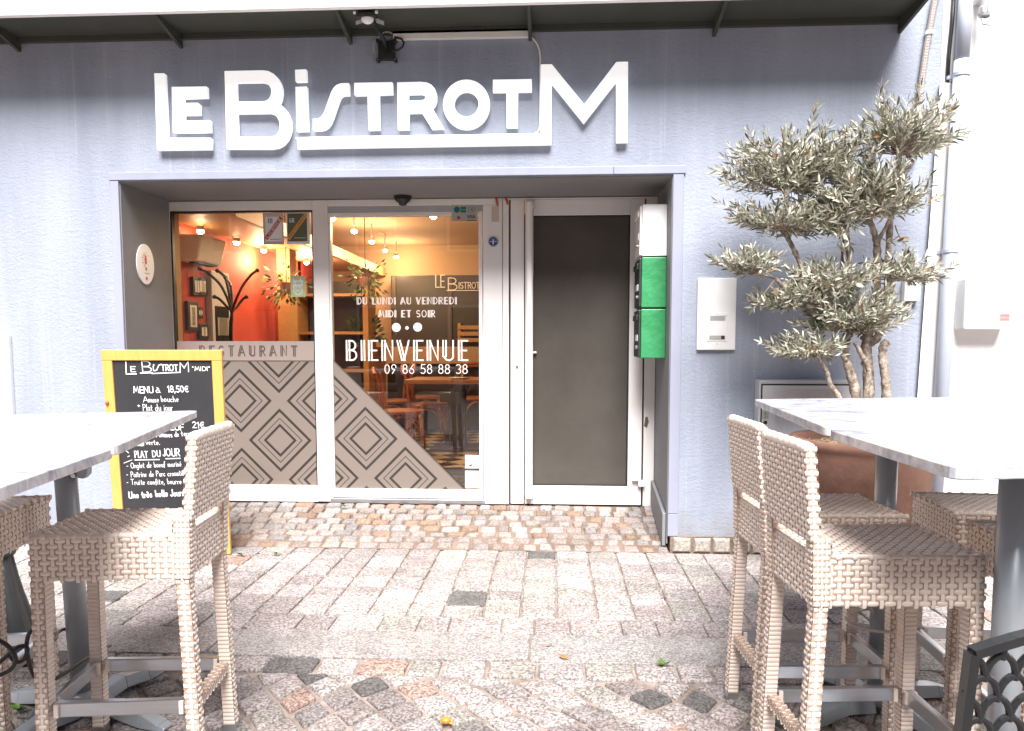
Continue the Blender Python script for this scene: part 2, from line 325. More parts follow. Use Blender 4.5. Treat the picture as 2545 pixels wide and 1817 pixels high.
def curve_mesh(name, loops, to3, depth, m, parent=None, bevel=0.0):
    """2-D outline with holes -> solid; to3(x,y,t) places it, t in 0..depth"""
    cu = bpy.data.curves.new(name, 'CURVE'); cu.dimensions = '2D'; cu.fill_mode = 'BOTH'; cu.extrude = depth / 2; cu.bevel_depth = bevel; cu.bevel_resolution = 1
    for lp in loops:
        sp = cu.splines.new('POLY'); sp.points.add(len(lp) - 1); sp.use_cyclic_u = True
        for p, q in zip(sp.points, lp): p.co = (q[0], q[1], 0, 1)
    o = bpy.data.objects.new(name, cu); col.objects.link(o); dg = bpy.context.evaluated_depsgraph_get()
    me = bpy.data.meshes.new_from_object(o.evaluated_get(dg)); bpy.data.objects.remove(o); bpy.data.curves.remove(cu)
    mb = MB(); mb.v = [tuple(to3(v.co.x, v.co.y, v.co.z + depth / 2)) for v in me.vertices]
    mb.f = [tuple(p.vertices) for p in me.polygons]; mb.c = [(1, 1, 1)] * len(mb.f); bpy.data.meshes.remove(me)
    return mb.build(name, m, parent)

# ------------------------------------------------------------------ a stroke alphabet for hand lettering and the shop's deco capitals
def arc(cx, cy, rx, ry, a0, a1, n=8): return [(cx + rx * math.cos(R(a0 + (a1 - a0) * i / n)), cy + ry * math.sin(R(a0 + (a1 - a0) * i / n))) for i in range(n + 1)]
D = 'd'
GL = {
 'A': (.62, [(D, [(.0, 0), (.26, 1)]), [(.30, 1), (.62, 0)], [(.14, .33), (.5, .33)]]),
 'B': (.52, [(D, [(.05, 0), (.05, 1)]), [(.12, 1)] + arc(.25, .76, .22, .24, 90, -90) + [(.12, .52)], [(.12, .50)] + arc(.27, .25, .25, .25, 90, -90) + [(.12, 0)]]),
 'C': (.54, [arc(.3, .5, .28, .5, 50, 310, 12)]), 'G': (.56, [arc(.3, .5, .28, .5, 45, 330, 12) + [(.56, .45), (.36, .45)]]),
 'D': (.58, [(D, [(.05, 0), (.05, 1)]), [(.12, 1)] + arc(.2, .5, .38, .5, 90, -90, 12) + [(.12, 0)]]),
 'E': (.46, [(D, [(.05, 0), (.05, 1)]), [(.12, 1), (.46, 1)], [(.12, .5), (.40, .5)], [(.12, 0), (.46, 0)]]),
 'F': (.46, [(D, [(.05, 0), (.05, 1)]), [(.12, 1), (.46, 1)], [(.12, .5), (.40, .5)]]),
 'I': (.14, [(D, [(.07, 0), (.07, 1)])]),
 'J': (.36, [[(.3, 1), (.3, .2)] + arc(.15, .18, .15, .18, 0, -170)]),
 'L': (.44, [(D, [(.05, 0), (.05, 1)]), [(.12, 0), (.44, 0)]]),
 'M': (.72, [(D, [(.04, 0), (.14, 1)]), [(.16, .97), (.36, .2), (.58, 1), (.70, 0)]]),
 'N': (.58, [(D, [(.05, 0), (.05, 1)]), [(.12, 1), (.55, 0), (.55, 1)]]),
 'O': (.62, [arc(.31, .5, .30, .5, 90, 450, 18)]),
 'P': (.5, [(D, [(.05, 0), (.05, 1)]), [(.12, 1)] + arc(.25, .74, .24, .26, 90, -90) + [(.12, .48)]]),
 'R': (.54, [(D, [(.05, 0), (.05, 1)]), [(.12, 1)] + arc(.25, .74, .24, .26, 90, -90) + [(.12, .48)], [(.24, .47), (.52, 0)]]),
 'S': (.48, [arc(.24, .74, .22, .25, 40, 260, 10) + arc(.24, .25, .22, .25, 80, -140, 10)]),
 'T': (.54, [(D, [(.27, 0), (.27, .96)]), [(0, 1), (.54, 1)]]),
 'U': (.56, [(D, [(.05, .2), (.05, 1)]), [(.04, .2)] + arc(.28, .2, .24, .2, 180, 360) + [(.52, 1)]]),
 'V': (.6, [(D, [(.02, 1), (.27, 0)]), [(.31, 0), (.58, 1)]]),
 '0': (.5, [arc(.25, .5, .22, .5, 90, 450, 14)]), '1': (.3, [[(.05, .8), (.2, 1), (.2, 0)]]),
 '2': (.5, [arc(.24, .75, .21, .25, 160, -40) + [(.03, 0), (.48, 0)]]), '3': (.46, [arc(.2, .75, .22, .25, 140, -90) + arc(.2, .25, .24, .25, 90, -140)]),
 '5': (.48, [[(.44, 1), (.1, 1), (.07, .56)] + arc(.22, .3, .24, .3, 110, -140)]), '6': (.5, [[(.4, 1), (.06, .4)] + arc(.25, .26, .21, .26, 150, 500, 14)]),
 '8': (.48, [arc(.24, .76, .18, .24, -90, 270, 12), arc(.24, .26, .22, .26, 90, 450, 12)]), '9': (.5, [arc(.25, .72, .21, .27, 330, -30, 14) + [(.1, 0)]]),
 '€': (.55, [arc(.34, .5, .26, .48, 55, 305, 12), [(0, .6), (.42, .6)], [(0, .42), (.38, .42)]]),
 ',': (.15, [[(.1, .1), (.03, -.16)]]), '.': (.14, [[(.03, .0), (.1, .06)]]), '-': (.3, [[(.02, .4), (.24, .42)]]), '+': (.36, [[(.04, .4), (.3, .4)], [(.17, .22), (.17, .6)]]),
 '"': (.16, [[(.03, 1), (.03, .85)], [(.12, 1), (.12, .85)]]),
 'a': (.42, [arc(.19, .25, .18, .25, 40, 400, 12) + [(.36, .08), (.42, .02)]]), 'b': (.42, [[(.04, 1), (.06, .25)] + arc(.21, .25, .17, .25, 180, -180, 12)]),
 'c': (.36, [arc(.2, .25, .18, .25, 50, 310, 10)]), 'd': (.44, [arc(.19, .25, .18, .25, 40, 400, 12), [(.38, 1), (.37, .1), (.44, 0)]]),
 'e': (.38, [[(.05, .26), (.35, .3)] + arc(.2, .26, .16, .25, 10, 300, 10)]), 'f': (.32, [arc(.24, .8, .1, .2, 60, 180, 5) + [(.13, -.15)], [(.02, .45), (.28, .48)]]),
 'g': (.42, [arc(.19, .25, .18, .25, 40, 400, 12), [(.37, .45), (.36, -.2)] + arc(.22, -.22, .14, .16, 0, -150, 6)]),
 'h': (.4, [[(.04, 1), (.05, 0)], [(.05, .3)] + arc(.2, .3, .14, .2, 160, 0, 6) + [(.36, 0)]]),
 'i': (.14, [[(.07, .5), (.08, 0)], [(.07, .72), (.09, .78)]]), 'j': (.18, [[(.12, .5), (.12, -.2), (.0, -.3)], [(.12, .72), (.14, .78)]]),
 'l': (.16, [[(.08, 1), (.07, .06), (.15, 0)]]), 'm': (.6, [[(.04, .5), (.04, 0)], [(.05, .3)] + arc(.16, .34, .11, .16, 160, 0, 5) + [(.28, 0)], [(.28, .3)] + arc(.41, .34, .12, .16, 160, 0, 5) + [(.55, 0)]]),
 'n': (.4, [[(.04, .5), (.04, 0)], [(.05, .3)] + arc(.2, .32, .14, .18, 160, 0, 6) + [(.36, 0)]]), 'o': (.4, [arc(.2, .25, .18, .25, 90, 450, 12)]),
 'p': (.42, [[(.05, .5), (.05, -.35)], arc(.22, .25, .17, .25, 170, -170, 12)]), 'r': (.28, [[(.04, .5), (.05, 0)], [(.05, .3)] + arc(.18, .32, .12, .18, 160, 60, 4)]),
 's': (.34, [arc(.17, .37, .13, .13, 40, 260, 6) + arc(.17, .12, .14, .12, 80, -140, 6)]), 't': (.3, [[(.12, .85), (.13, .08), (.24, 0)], [(0, .52), (.26, .54)]]),
 'u': (.42, [[(.04, .5), (.06, .12)] + arc(.2, .14, .14, .14, 190, 350, 5) + [(.36, .5)], [(.36, .5), (.38, 0)]]), 'v': (.36, [[(.02, .5), (.16, 0), (.34, .5)]]),
 'y': (.38, [[(.02, .5), (.18, .05)], [(.36, .5), (.12, -.3)]]), 'q': (.42, [arc(.19, .25, .18, .25, 40, 400, 12), [(.37, .5), (.37, -.35)]]),
 'x': (.36, [[(.02, .5), (.34, 0)], [(.32, .5), (.02, 0)]]), ' ': (.3, [])}
for base, acc, ch in (('e', [(.14, .72), (.28, .86)], 'é'), ('e', [(.28, .72), (.14, .86)], 'è'), ('a', [(.28, .70), (.12, .84)], 'à')):
    GL[ch] = (GL[base][0], GL[base][1] + [acc])
_loff = [0]
def ribbon(mb, pts, w, o, u, v, n, off):
    p2 = [Vector((a, b)) for a, b in pts]; k = len(p2)
    if k < 2: return
    L_, R_ = [], []
    for i in range(k):
        d0 = (p2[i] - p2[i - 1]).normalized() if i else None; d1 = (p2[i + 1] - p2[i]).normalized() if i < k - 1 else None
        d = (d0 + d1) if d0 is not None and d1 is not None else (d0 if d0 is not None else d1)
        if d.length < .2: d = d1
        d.normalize(); nn = Vector((-d.y, d.x)); q = 1.0
        if d0 is not None and d1 is not None: q = min(1.8, 1 / max(.4, nn.dot(Vector((-d0.y, d0.x)))))
        e = Vector((0, 0))
        if i == 0: e = -d * w * .5
        if i == k - 1: e = d * w * .5
        L_.append(p2[i] + nn * (w * .5 * q) + e); R_.append(p2[i] - nn * (w * .5 * q) + e)
    f = lambda a: o + u * a.x + v * a.y + n * off
    mb.add([f(a) for a in L_] + [f(a) for a in R_], [(i, k + i, k + i + 1, i + 1) for i in range(k - 1)])
def text(mb, s, o, u, v, n, h, w, width=None, deco=False, gap=.12, jit=0.0, weight=None):
    """stroke text along u from o; h cap height, w stroke width, width = total length wanted"""
    u = Vector(u).normalized(); v = Vector(v).normalized(); n = Vector(n).normalized(); o = Vector(o)
    adv = [GL[c][0] for c in s]; nat = (sum(adv) + gap * (len(s) - 1)) * h
    kx = 1.0
    if width: kx = width / nat
    x = 0
    for c in s:
        jx, jy, js = (random.uniform(-jit, jit), random.uniform(-jit, jit), 1 + random.uniform(-jit, jit)) if jit else (0, 0, 1)
        for st in GL[c][1]:
            strokes = [st]
            if isinstance(st, tuple) and st[0] == D:
                st = st[1]
                if deco:
                    dx = .078; strokes = [[(a - dx + .01, b) for a, b in st], [(a + dx + .01, b) for a, b in st]]
                else: strokes = [st]
            for q in strokes:
                _loff[0] = (_loff[0] + 1) % 12
                ribbon(mb, [((x + (a + jx) * h * js) * 1.0 if False else (x + (a + jx) * h * js * kx), (b + jy) * h * js) for a, b in q], w, o, u, v, n, .0004 + .0002 * _loff[0])
        x += (GL[c][0] + gap) * h * kx
    return mb

# ================================================================== SETTING: ground
YD = 0.6           # depth of the shopfront behind the wall face
def jit(a): return random.uniform(-a, a)
def stone(mb, quad, top, depth, bev, tint, wob=0.0):
    """one sett: quad = 4 (x,y) corners ccw, top = z or function(x,y)"""
    zt = top if callable(top) else (lambda x, y: top)
    cx = sum(p[0] for p in quad) / 4; cy = sum(p[1] for p in quad) / 4
    mb.cur = tint
    # round the corners: eight outline points
    out = []
    for i in range(4):
        a, b, c = Vector(quad[i - 1]), Vector(quad[i]), Vector(quad[(i + 1) % 4])
        k = random.uniform(.05, .12) if wob else .05
        out += [b + (a - b) * k + Vector((jit(wob), jit(wob))), b + (c - b) * k + Vector((jit(wob), jit(wob)))]
    cen = Vector((cx, cy)); dz = jit(wob * .7)
    def ring(s, z):
        r = []
        for p in out:
            d = p - cen; L = max(d.length, 1e-5); q = cen + d * max(.3, (L - s) / L); r.append((q.x, q.y, zt(q.x, q.y) + z + dz))
        return r
    rings = [ring(0, -depth), ring(0, -bev), ring(bev * .45, -bev * .3), ring(bev * 1.3, 0)]
    vs = [p for r in rings for p in r] + [(cx, cy, zt(cx, cy) + dz + bev * .15)]
    fs = [(k * 8 + i, k * 8 + (i + 1) % 8, (k + 1) * 8 + (i + 1) % 8, (k + 1) * 8 + i) for k in range(3) for i in range(8)]
    fs += [(24 + i, 24 + (i + 1) % 8, 32) for i in range(8)]
    mb.add(vs, fs)
def gtint(dark=.05, pink=.08, spread=.14, base=.40, warm=.08):
    r = random.random(); base *= .60
    if r < dark: g = random.uniform(.075, .11); return (g, g * .95, g * .92)
    if r < dark + pink * .8: g = random.uniform(.21, .29); return (g, g * .68, g * .57)
    if r < dark + pink + warm: g = base * random.uniform(.9, 1.15); return (g, g * .92, g * .84)
    g = base * (1 + jit(spread * 1.6)); c = random.uniform(-.02, .03); return (g * (1.09 + c), g * .955, g * (.92 - c * .5))
mb = MB(); mb.add([(-60, -60, -.008), (60, -60, -.008), (60, .05, -.008), (-60, .05, -.008)], [(0, 1, 2, 3)])
tag(mb.build('ground', M['mortar']), kind='structure')
# setts laid in files towards the shop
mb = MB(); x = -4.6
while x < 6.0:
    w = random.uniform(.165, .205); y = -.04; top_w = 0
    while y > -1.16:
        d = random.uniform(.11, .235)
        if y - d < -1.13 or -1.16 - (y - d) > -.08: d = y + 1.17
        g = .0048
        stone(mb, [(x + g, y - d + g + jit(.003)), (x + w - g, y - d + g + jit(.003)), (x + w - g, y - g), (x + g, y - g)], .004, .03, .006, gtint(.035, .02, .13, .45, .22), .0025)
        y -= d
    x += w
x = -4.6
while x < 6.0:
    w = random.uniform(.14, .25); g = .0035
    stone(mb, [(x + g, -1.365 + g), (x + w - g, -1.365 + g), (x + w - g, -1.17 - g), (x + g, -1.17 - g)], .004, .03, .006, gtint(.03, .02, .13, .43, .15), .0025)
    x += w
tag(mb.build('pavement_setts', M['granite'], tint=True), kind='structure')
mb = MB(); x = -4.75
while x < 6:
    w = random.choice((.98, 1.04, 1.35)); g = .003
    stone(mb, [(x + g, -1.655 + g), (x + w - g, -1.655 + g), (x + w - g, -1.365 - g), (x + g, -1.365 - g)], .004, .03, .005, (.262 + jit(.012), .236, .226), .001); x += w
tag(mb.build('pavement_slabs', M['slab'], tint=True), kind='structure')
mb = MB(); x = -4.6
while x < 6:
    w = random.uniform(.12, .21); g = .006
    stone(mb, [(x + g, -1.80 + g), (x + w - g, -1.80 + g), (x + w - g, -1.655 - g), (x + g, -1.655 - g)], .004, .03, .008, gtint(.10, .07, .2, .38), .004); x += w
# fan-like diagonal setts of the street
ca, sa = math.cos(R(40)), math.sin(R(40))
for i in range(-46, 47):
    for j in range(-46, 47):
        s = .128
        def T(a, b):
            X = a * s; Yv = b * s; bend = .10 * math.sin(a * .55)
            return (ca * X - sa * (Yv + bend), sa * X + ca * (Yv + bend) - 3.2)
        g = .055
        q = [T(i + g + jit(.03), j + g + jit(.03)), T(i + 1 - g + jit(.03), j + g + jit(.03)), T(i + 1 - g + jit(.03), j + 1 - g + jit(.03)), T(i + g + jit(.03), j + 1 - g + jit(.03))]
        cx = sum(p[0] for p in q) / 4; cy = sum(p[1] for p in q) / 4
        if cy > -1.765 or cy < -5.6 or cx < -3.4 or cx > 4: continue
        q = [(a, min(b, -1.808)) for a, b in q]
        if max(p[1] for p in q) - min(p[1] for p in q) < .05: continue
        stone(mb, q, .004, .03, .009, gtint(.07, .05, .22, .33, .10), .004)
tag(mb.build('street_setts', M['granite'], tint=True), kind='structure')
# small worn cobbles ramping up to the doors
RZ0, RZ1 = .006, .155
rampz = lambda x, y: RZ0 + (RZ1 - RZ0) * min(1, max(0, (y + .03) / (YD - .02)))
mb = MB(); mb.add([(-2.69, -.035, -.002), (.72, -.035, -.002), (.72, YD + .1, RZ1 + .008), (-2.69, YD + .1, RZ1 + .008)], [(0, 1, 2, 3)])
tag(mb.build('ramp_bed', M['mortarbrown']), kind='structure')
mb = MB(); y = -.032; row = 0
while y < YD - .05:
    d = random.uniform(.068, .084); x = -2.68 + random.uniform(-.08, 0)
    while x < .70:
        w = random.uniform(.085, .135); g = .006 if x < -.9 else .010
        a, b = max(x + g, -2.685), min(x + w - g, .715)
        if b - a > .03:
            r = random.random(); gg = random.uniform(.19, .29)
            t = (gg, gg * .82, gg * .73) if r < .5 else ((gg, gg * .9, gg * .86) if r < .88 else (gg * .92, gg * .62, gg * .44))
            stone(mb, [(a, y + g + jit(.006)), (b, y + g + jit(.006)), (b, y + d - g + jit(.004)), (a, y + d - g + jit(.004))], rampz, .03, .012, t, .007)
        x += w
    y += d
tag(mb.build('ramp_cobbles', M['cobble'], tint=True), kind='structure')
# footing course of cobbles under the wall on the right and left
mb = MB()
for x0, x1 in ((.735, 2.2), (-4.2, -2.72)):
    x = x0
    while x < x1:
        w = random.uniform(.095, .135); g = .008; gg = random.uniform(.24, .36); mb.cur = (gg, gg * .9, gg * .78)
        a, b = x + g, x + w - g
        def fr(s, yy): return [(a + s, yy, .0 + s), (b - s, yy, .0 + s), (b - s - jit(.006), yy, .092 - s + jit(.005)), (a + s + jit(.006), yy, .092 - s + jit(.005))]
        f0, f1, f2 = fr(0, .02), fr(0, -.016), fr(.012, -.030)
        mb.add(f0 + f1 + f2, [(k * 4 + i, k * 4 + (i + 1) % 4, k * 4 + 4 + (i + 1) % 4, k * 4 + 4 + i) for k in range(2) for i in range(4)] + [(8, 9, 10, 11)])
        x += w
tag(mb.build('footing_cobbles', M['cobble'], tint=True, bevel=.004), kind='structure')
mb = MB(); mb.box((.73, -.012, -.01), (2.2, .1, .098)); mb.box((-4.2, -.012, -.01), (-2.72, .1, .098))
tag(mb.build('footing_bed', M['mortarbrown']), kind='structure')

# ================================================================== the bistro building
XL, XR, ZT = -2.69, .715, 2.285           # opening
XW = 2.235                                # where the wall ends at the neighbour
bld = thing('bistro_building', 'blue grey rendered bistro front with deep doorway and white shopfront', 'building', (-1, 0, 0))
mb = MB()
mb.box((-9, 0, .095), (XL, YD - .012, 7)); mb.box((XR, 0, .095), (XW, YD - .012, 7)); mb.box((XL, 0, ZT), (XR, YD - .012, 7))
mb.build('wall', M['stucco'], bld)
mb = MB()      # smooth paint on the sides and head of the doorway
mb.box((XL, .004, .05), (XL + .006, YD - .01, ZT - .007)); mb.box((XR - .006, .004, .05), (XR, YD - .01, ZT - .007)); mb.box((XL, .004, ZT - .006), (XR, YD - .01, ZT))
mb.build('door_reveal', M['reveal'], bld)
def mould(a, b): mb.hexa(a, b)
mb = MB()      # painted strip round the opening
mb.box((XL - .052, -.012, .10), (XL + .001, .003, ZT + .004))
mb.box((XR - .001, -.012, .24), (XR + .062, .003, ZT + .004)); mb.box((XR - .001, -.0125, .10), (XR + .062, .003, .237))
mb.box((XL - .056, -.016, ZT + .006), (.36, .003, ZT + .053)); mb.box((.3615, -.0165, ZT + .006), (XR + .072, .003, ZT + .0535))
mb.build('door_surround', M['trim'], bld, bevel=.003)
mb = MB()      # sloping skirting board on the right reveal
mb.hexa([(XR - .03, .02, .03), (XR - .03, YD - .02, .16), (XR - .03, YD - .02, .34), (XR - .03, .02, .235)], [(XR - .008, .02, .03), (XR - .008, YD - .02, .16), (XR - .008, YD - .02, .34), (XR - .008, .02, .235)])
mb.build('skirting_board', M['reveal'], bld, bevel=.004)
# canopy
CD, CZ, CX = .36, 3.125, 1.985
can = MB(); can.box((-9, -CD - .035, CZ - .004), (CX + .02, -CD, CZ + .118)); can.box((-9, -CD + .002, CZ + .0605), (CX + .02, -.001, CZ + .30)); canopy = can.build('canopy', M['whitewall'], bld, bevel=.004)
mb = MB(); x_ = -5.0
while x_ < CX: mb.tube([(x_, -CD - .06, CZ + .165), (x_, -CD + .25, CZ + .23)], .062, 12); x_ += .135
mb.build('roof_tiles', M['roof'], canopy)
mb = MB(); mb.box((-9, -CD + .001, CZ + .03), (CX, 0, CZ + .06)); mb.box((-9, -.03, CZ - .002), (CX, -.001, CZ + .029))
mb.build('soffit', M['soffit'], canopy)
for px, py_ in ((49, 129), (451, 116), (872, 95), (1318, 20), (1775, 68)):
    X = Wy(px, py_, 0).x
    mb = MB(); mb.prism([(X - .01, 0, CZ - .05), (X - .01, -CD, CZ + .028), (X - .01, -CD, CZ + .03), (X - .01, 0, CZ + .03)], (1, 0, 0), .02); mb.build('bracket', M['soffit'], canopy)
mb = MB(); mb.prism([(CX, 0, CZ - .055), (CX, -CD, CZ - .003), (CX, -CD, CZ + .3), (CX, 0, CZ + .3)], (1, 0, 0), .018); mb.build('end_plate', M['soffit'], canopy)

# shopfront joinery ------------------------------------------------
FZ = 2.276
mb = MB()
mb.box((-2.712, YD, .155), (-2.690, YD + .07, FZ)); mb.box((-2.690, YD, 2.212), (-1.669, YD + .07, FZ)); mb.box((-1.668, YD - .004, .16), (-1.560, YD + .07, FZ)); mb.box((-2.690, YD, .155), (-1.669, YD + .07, .272))
win = mb.build('shop_window', M['aluframe'], bld, bevel=.003)
mb = MB(); mb.box((-2.689, YD + .012, .273), (-2.678, YD + .05, 2.211)); mb.box((-2.677, YD + .012, 2.199), (-1.670, YD + .05, 2.211)); mb.box((-1.6795, YD + .012, .273), (-1.6695, YD + .05, 2.198))
mb.build('gasket', M['gasket'], win)
mb = MB(); mb.add([(-2.677, YD + .03, .273), (-1.68, YD + .03, .273), (-1.68, YD + .03, 2.198), (-2.677, YD + .03, 2.198)], [(0, 1, 2, 3)]); mb.build('pane', M['glass'], win)
zb1, zb0, zl = Wy(500, 848, YD).z, Wy(640, 895, YD).z, Wy(640, 899, YD).z
dc = Wy(597, 996, YD + .02); SS = 98.5 * (dc - _C).dot(_fw) / F_PX
M['film'] = film_mat('printed_frosted_film', dc.x, dc.z, SS)
M['filmband'] = mat('plain_frosted_film', (.29, .235, .21), .35, var=(5, (.26, .21, .19), .3))
M['filmline'] = mat('grey_brown_film_print', (.075, .062, .054), .4, var=(9, (.09, .075, .068), .3))
mb = MB(); mb.box((-2.676, YD + .022, .274), (-1.681, YD + .0235, zl)); mb.build('printed_film', M['film'], win)
mb = MB(); mb.box((-2.676, YD + .022, zl + .009), (-1.681, YD + .0235, zb1)); mb.build('film_band', M['filmband'], win)
mb = MB(); mb.box((-2.676, YD + .022, zl + .0005), (-1.681, YD + .0235, zl + .0085))
a, b = Wy(497, 884, YD + .02), Wy(738, 884, YD + .02)
text(mb, 'RESTAURANT', (a.x, YD + .021, a.z), (1, 0, 0), (0, 0, 1), (0, -1, 0), .069, .0075, b.x - a.x, True, gap=.52)
mb.build('lettering', M['filmline'], win)
# sliding door
mb = MB(); mb.box((-1.5595, YD + .006, .19), (-1.546, YD + .06, 2.19)); mb.box((-.510, YD + .006, .19), (-.485, YD + .06, 2.19)); mb.box((-1.545, YD + .006, .19), (-.511, YD + .06, .2525)); mb.box((-1.545, YD + .006, 2.165), (-.511, YD + .06, 2.19))
sld = mb.build('sliding_door', M['aluframe'], bld, bevel=.002)
mb = MB(); mb.add([(-1.545, YD + .03, .253), (-.511, YD + .03, .253), (-.511, YD + .03, 2.164), (-1.545, YD + .03, 2.164)], [(0, 1, 2, 3)]); mb.build('pane', M['glass'], sld)
tl = Wy(826, 899, YD + .02); br = Wy(1152, 1214, YD + .02)
dc2 = Wy(909, 1090.5, YD + .02)
M['film2'] = film_mat('printed_frosted_film_door', dc2.x, dc2.z, SS)
mb = MB(); mb.prism([(-1.544, YD + .0225, .254), (br.x, YD + .0225, .254), (-1.544, YD + .0225, tl.z)], (0, 1, 0), .0015); mb.build('printed_film', M['film2'], sld)
mb = MB(); e = .012; mb.prism([(br.x, YD + .0215, .254), (br.x + e, YD + .0215, .254), (-1.544, YD + .0215, tl.z + e), (-1.544, YD + .0215, tl.z)], (0, 1, 0), .001); mb.build('film_edge', M['filmline'], sld)
Yt = YD + .024
def wtext(s, x0, x1, yb, hpx, w, **k):
    a, b = Wy(x0, yb, Yt), Wy(x1, yb, Yt); h = Wy(x0, yb - hpx, Yt).z - a.z
    mb = MB(); text(mb, s, a, (1, 0, 0), (0, 0, 1), (0, -1, 0), h, w, b.x - a.x, True, **k); mb.build('lettering', M['letterfilm'], sld)
wtext('DU LUNDI AU VENDREDI', 888, 1134, 756, 16, .0052, gap=.26)
wtext('MIDI ET SOIR', 942, 1081, 788, 16, .0052, gap=.26)
wtext('BIENVENUE', 863, 1162, 895, 48, .0105, gap=.28)
wtext('09 86 58 88 38', 956, 1162, 928, 22, .0048, gap=.16)
def disc(mb, c, r, n=20, off=0): mb.add([(c.x + r * math.cos(2 * math.pi * i / n), c.y - off, c.z + r * math.sin(2 * math.pi * i / n)) for i in range(n)], [tuple(range(n))])
for p_, r_ in (((985, 814), .031), ((1038, 813), .031), ((1011.5, 815), .012)): mb = MB(); disc(mb, Wy(*p_, Yt), r_, off=.0005); mb.build('white_dot', M['plastic'], sld)
mb = MB(); mb.box((-1.575, YD - .012, .150), (-.470, YD + .07, .186)); mb.build('threshold', M['alu'], bld, bevel=.004)
mb = MB(); mb.box((-1.559, YD + .004, 2.192), (-.480, YD + .068, 2.232)); hd = mb.build('door_header', M['greyplastic'], bld, bevel=.003)
mb = MB(); mb.box((-1.5598, YD - .003, 2.233), (-.3, YD + .07, FZ)); mb.box((-.4795, YD - .003, .155), (-.302, YD + .07, 2.2325))
post = mb.build('door_post', M['aluframe'], bld, bevel=.003)
mb = MB(); mb.bar((-.345, YD - .004, .155), (-.345, YD - .004, FZ - .002), .003, .004, (0, 1, 0)); mb.build('joint_line', M['gasket'], post)
# side door
mb = MB()
mb.box((-.290, YD + .002, .158), (-.197, YD + .06, FZ - .012)); mb.box((-.190, YD + .002, .158), (-.135, YD + .06, FZ - .012)); mb.box((-.134, YD + .002, 2.158), (.526, YD + .06, FZ - .012)); mb.box((-.134, YD + .002, .158), (.526, YD + .06, .289)); mb.box((.527, YD + .002, .158), (.622, YD + .06, FZ - .012))
sd = mb.build('side_door', M['aluframe'], bld, bevel=.003)
mb = MB(); mb.box((-.1968, YD + .02, .29), (-.1902, YD + .05, 2.17)); mb.box((-.300, YD + .02, .15), (-.2915, YD + .05, FZ - .004)); mb.box((.6235, YD + .02, .15), (.632, YD + .05, FZ - .01)); mb.build('gasket', M['gasket'], sd)
mb = MB(); mb.box((-.133, YD + .028, .29), (.525, YD + .04, 2.157)); mb.build('frosted_panel', M['darkglass'], sd)
mb = MB(); mb.box((-.1335, YD + .014, .2895), (.5255, YD + .027, .297)); mb.box((.517, YD + .014, .298), (.5255, YD + .027, 2.15)); mb.box((-.1335, YD + .014, 2.15), (.5255, YD + .027, 2.1575)); mb.build('glazing_bead', M['gasket'], sd)
hx = Wy(1316, 800, YD - .04).x; zt_, zb_ = Wy(1318, 503, YD - .04).z, Wy(1312, 1238, YD - .04).z
mb = MB(); mb.tube([(hx, YD - .04, zb_), (hx, YD - .04, zt_)], .024, 16); bar_ = mb.build('pull_bar', M['white'], sd, smooth=False, bevel=.002)
for z in (zb_ + .03, zt_ - .02): mb = MB(); mb.tube([(hx, YD - .045, z), (hx, YD + .003, z)], .03, 14); mb.build('bar_mount', M['aluframe'], bar_, bevel=.002)
k = Wy(1285, 912, YD); mb = MB(); disc(mb, Vector((k.x, YD + .0005, k.z)), .008); mb.box((k.x - .004, YD + .0002, k.z - .02), (k.x + .004, YD + .001, k.z - .005)); mb.build('keyhole', M['ink'], sd)
for px, py_, w, h in ((1580, 1187, .05, .045), (1594, 1202, .045, .042)):
    c = Wy(px, py_, YD - .02); mb = MB(); mb.box((c.x - w / 2, YD - .035, c.z - h / 2), (c.x + w / 2, YD + .003, c.z + h / 2)); mb.build('hinge', M['aluframe'], sd, bevel=.004)
c = Wy(1328, 876, YD); mb = MB(); mb.box((c.x - .012, YD + .0, c.z - .006), (c.x + .014, YD + .03, c.z + .006)); mb.build('catch', M['plastic'], sd, bevel=.002)
mb = MB(); mb.box((.633, YD - .001, .15), (XR - .007, YD + .07, FZ)); mb.box((-.301, YD - .001, FZ - .010), (.632, YD + .07, FZ)); mb.build('door_frame', M['aluframe'], bld, bevel=.003)
c = Wy(1608, 1048, YD - .003); mb = MB(); mb.prism([(c.x - .02, YD - .0025, c.z - .03), (c.x + .0, YD - .0025, c.z - .045), (c.x + .012, YD - .0025, c.z + .0), (c.x + .004, YD - .0025, c.z + .035), (c.x - .012, YD - .0025, c.z + .03)], (0, 1, 0), .0012); mb.build('paint_chip', M['mortarbrown'], bld)

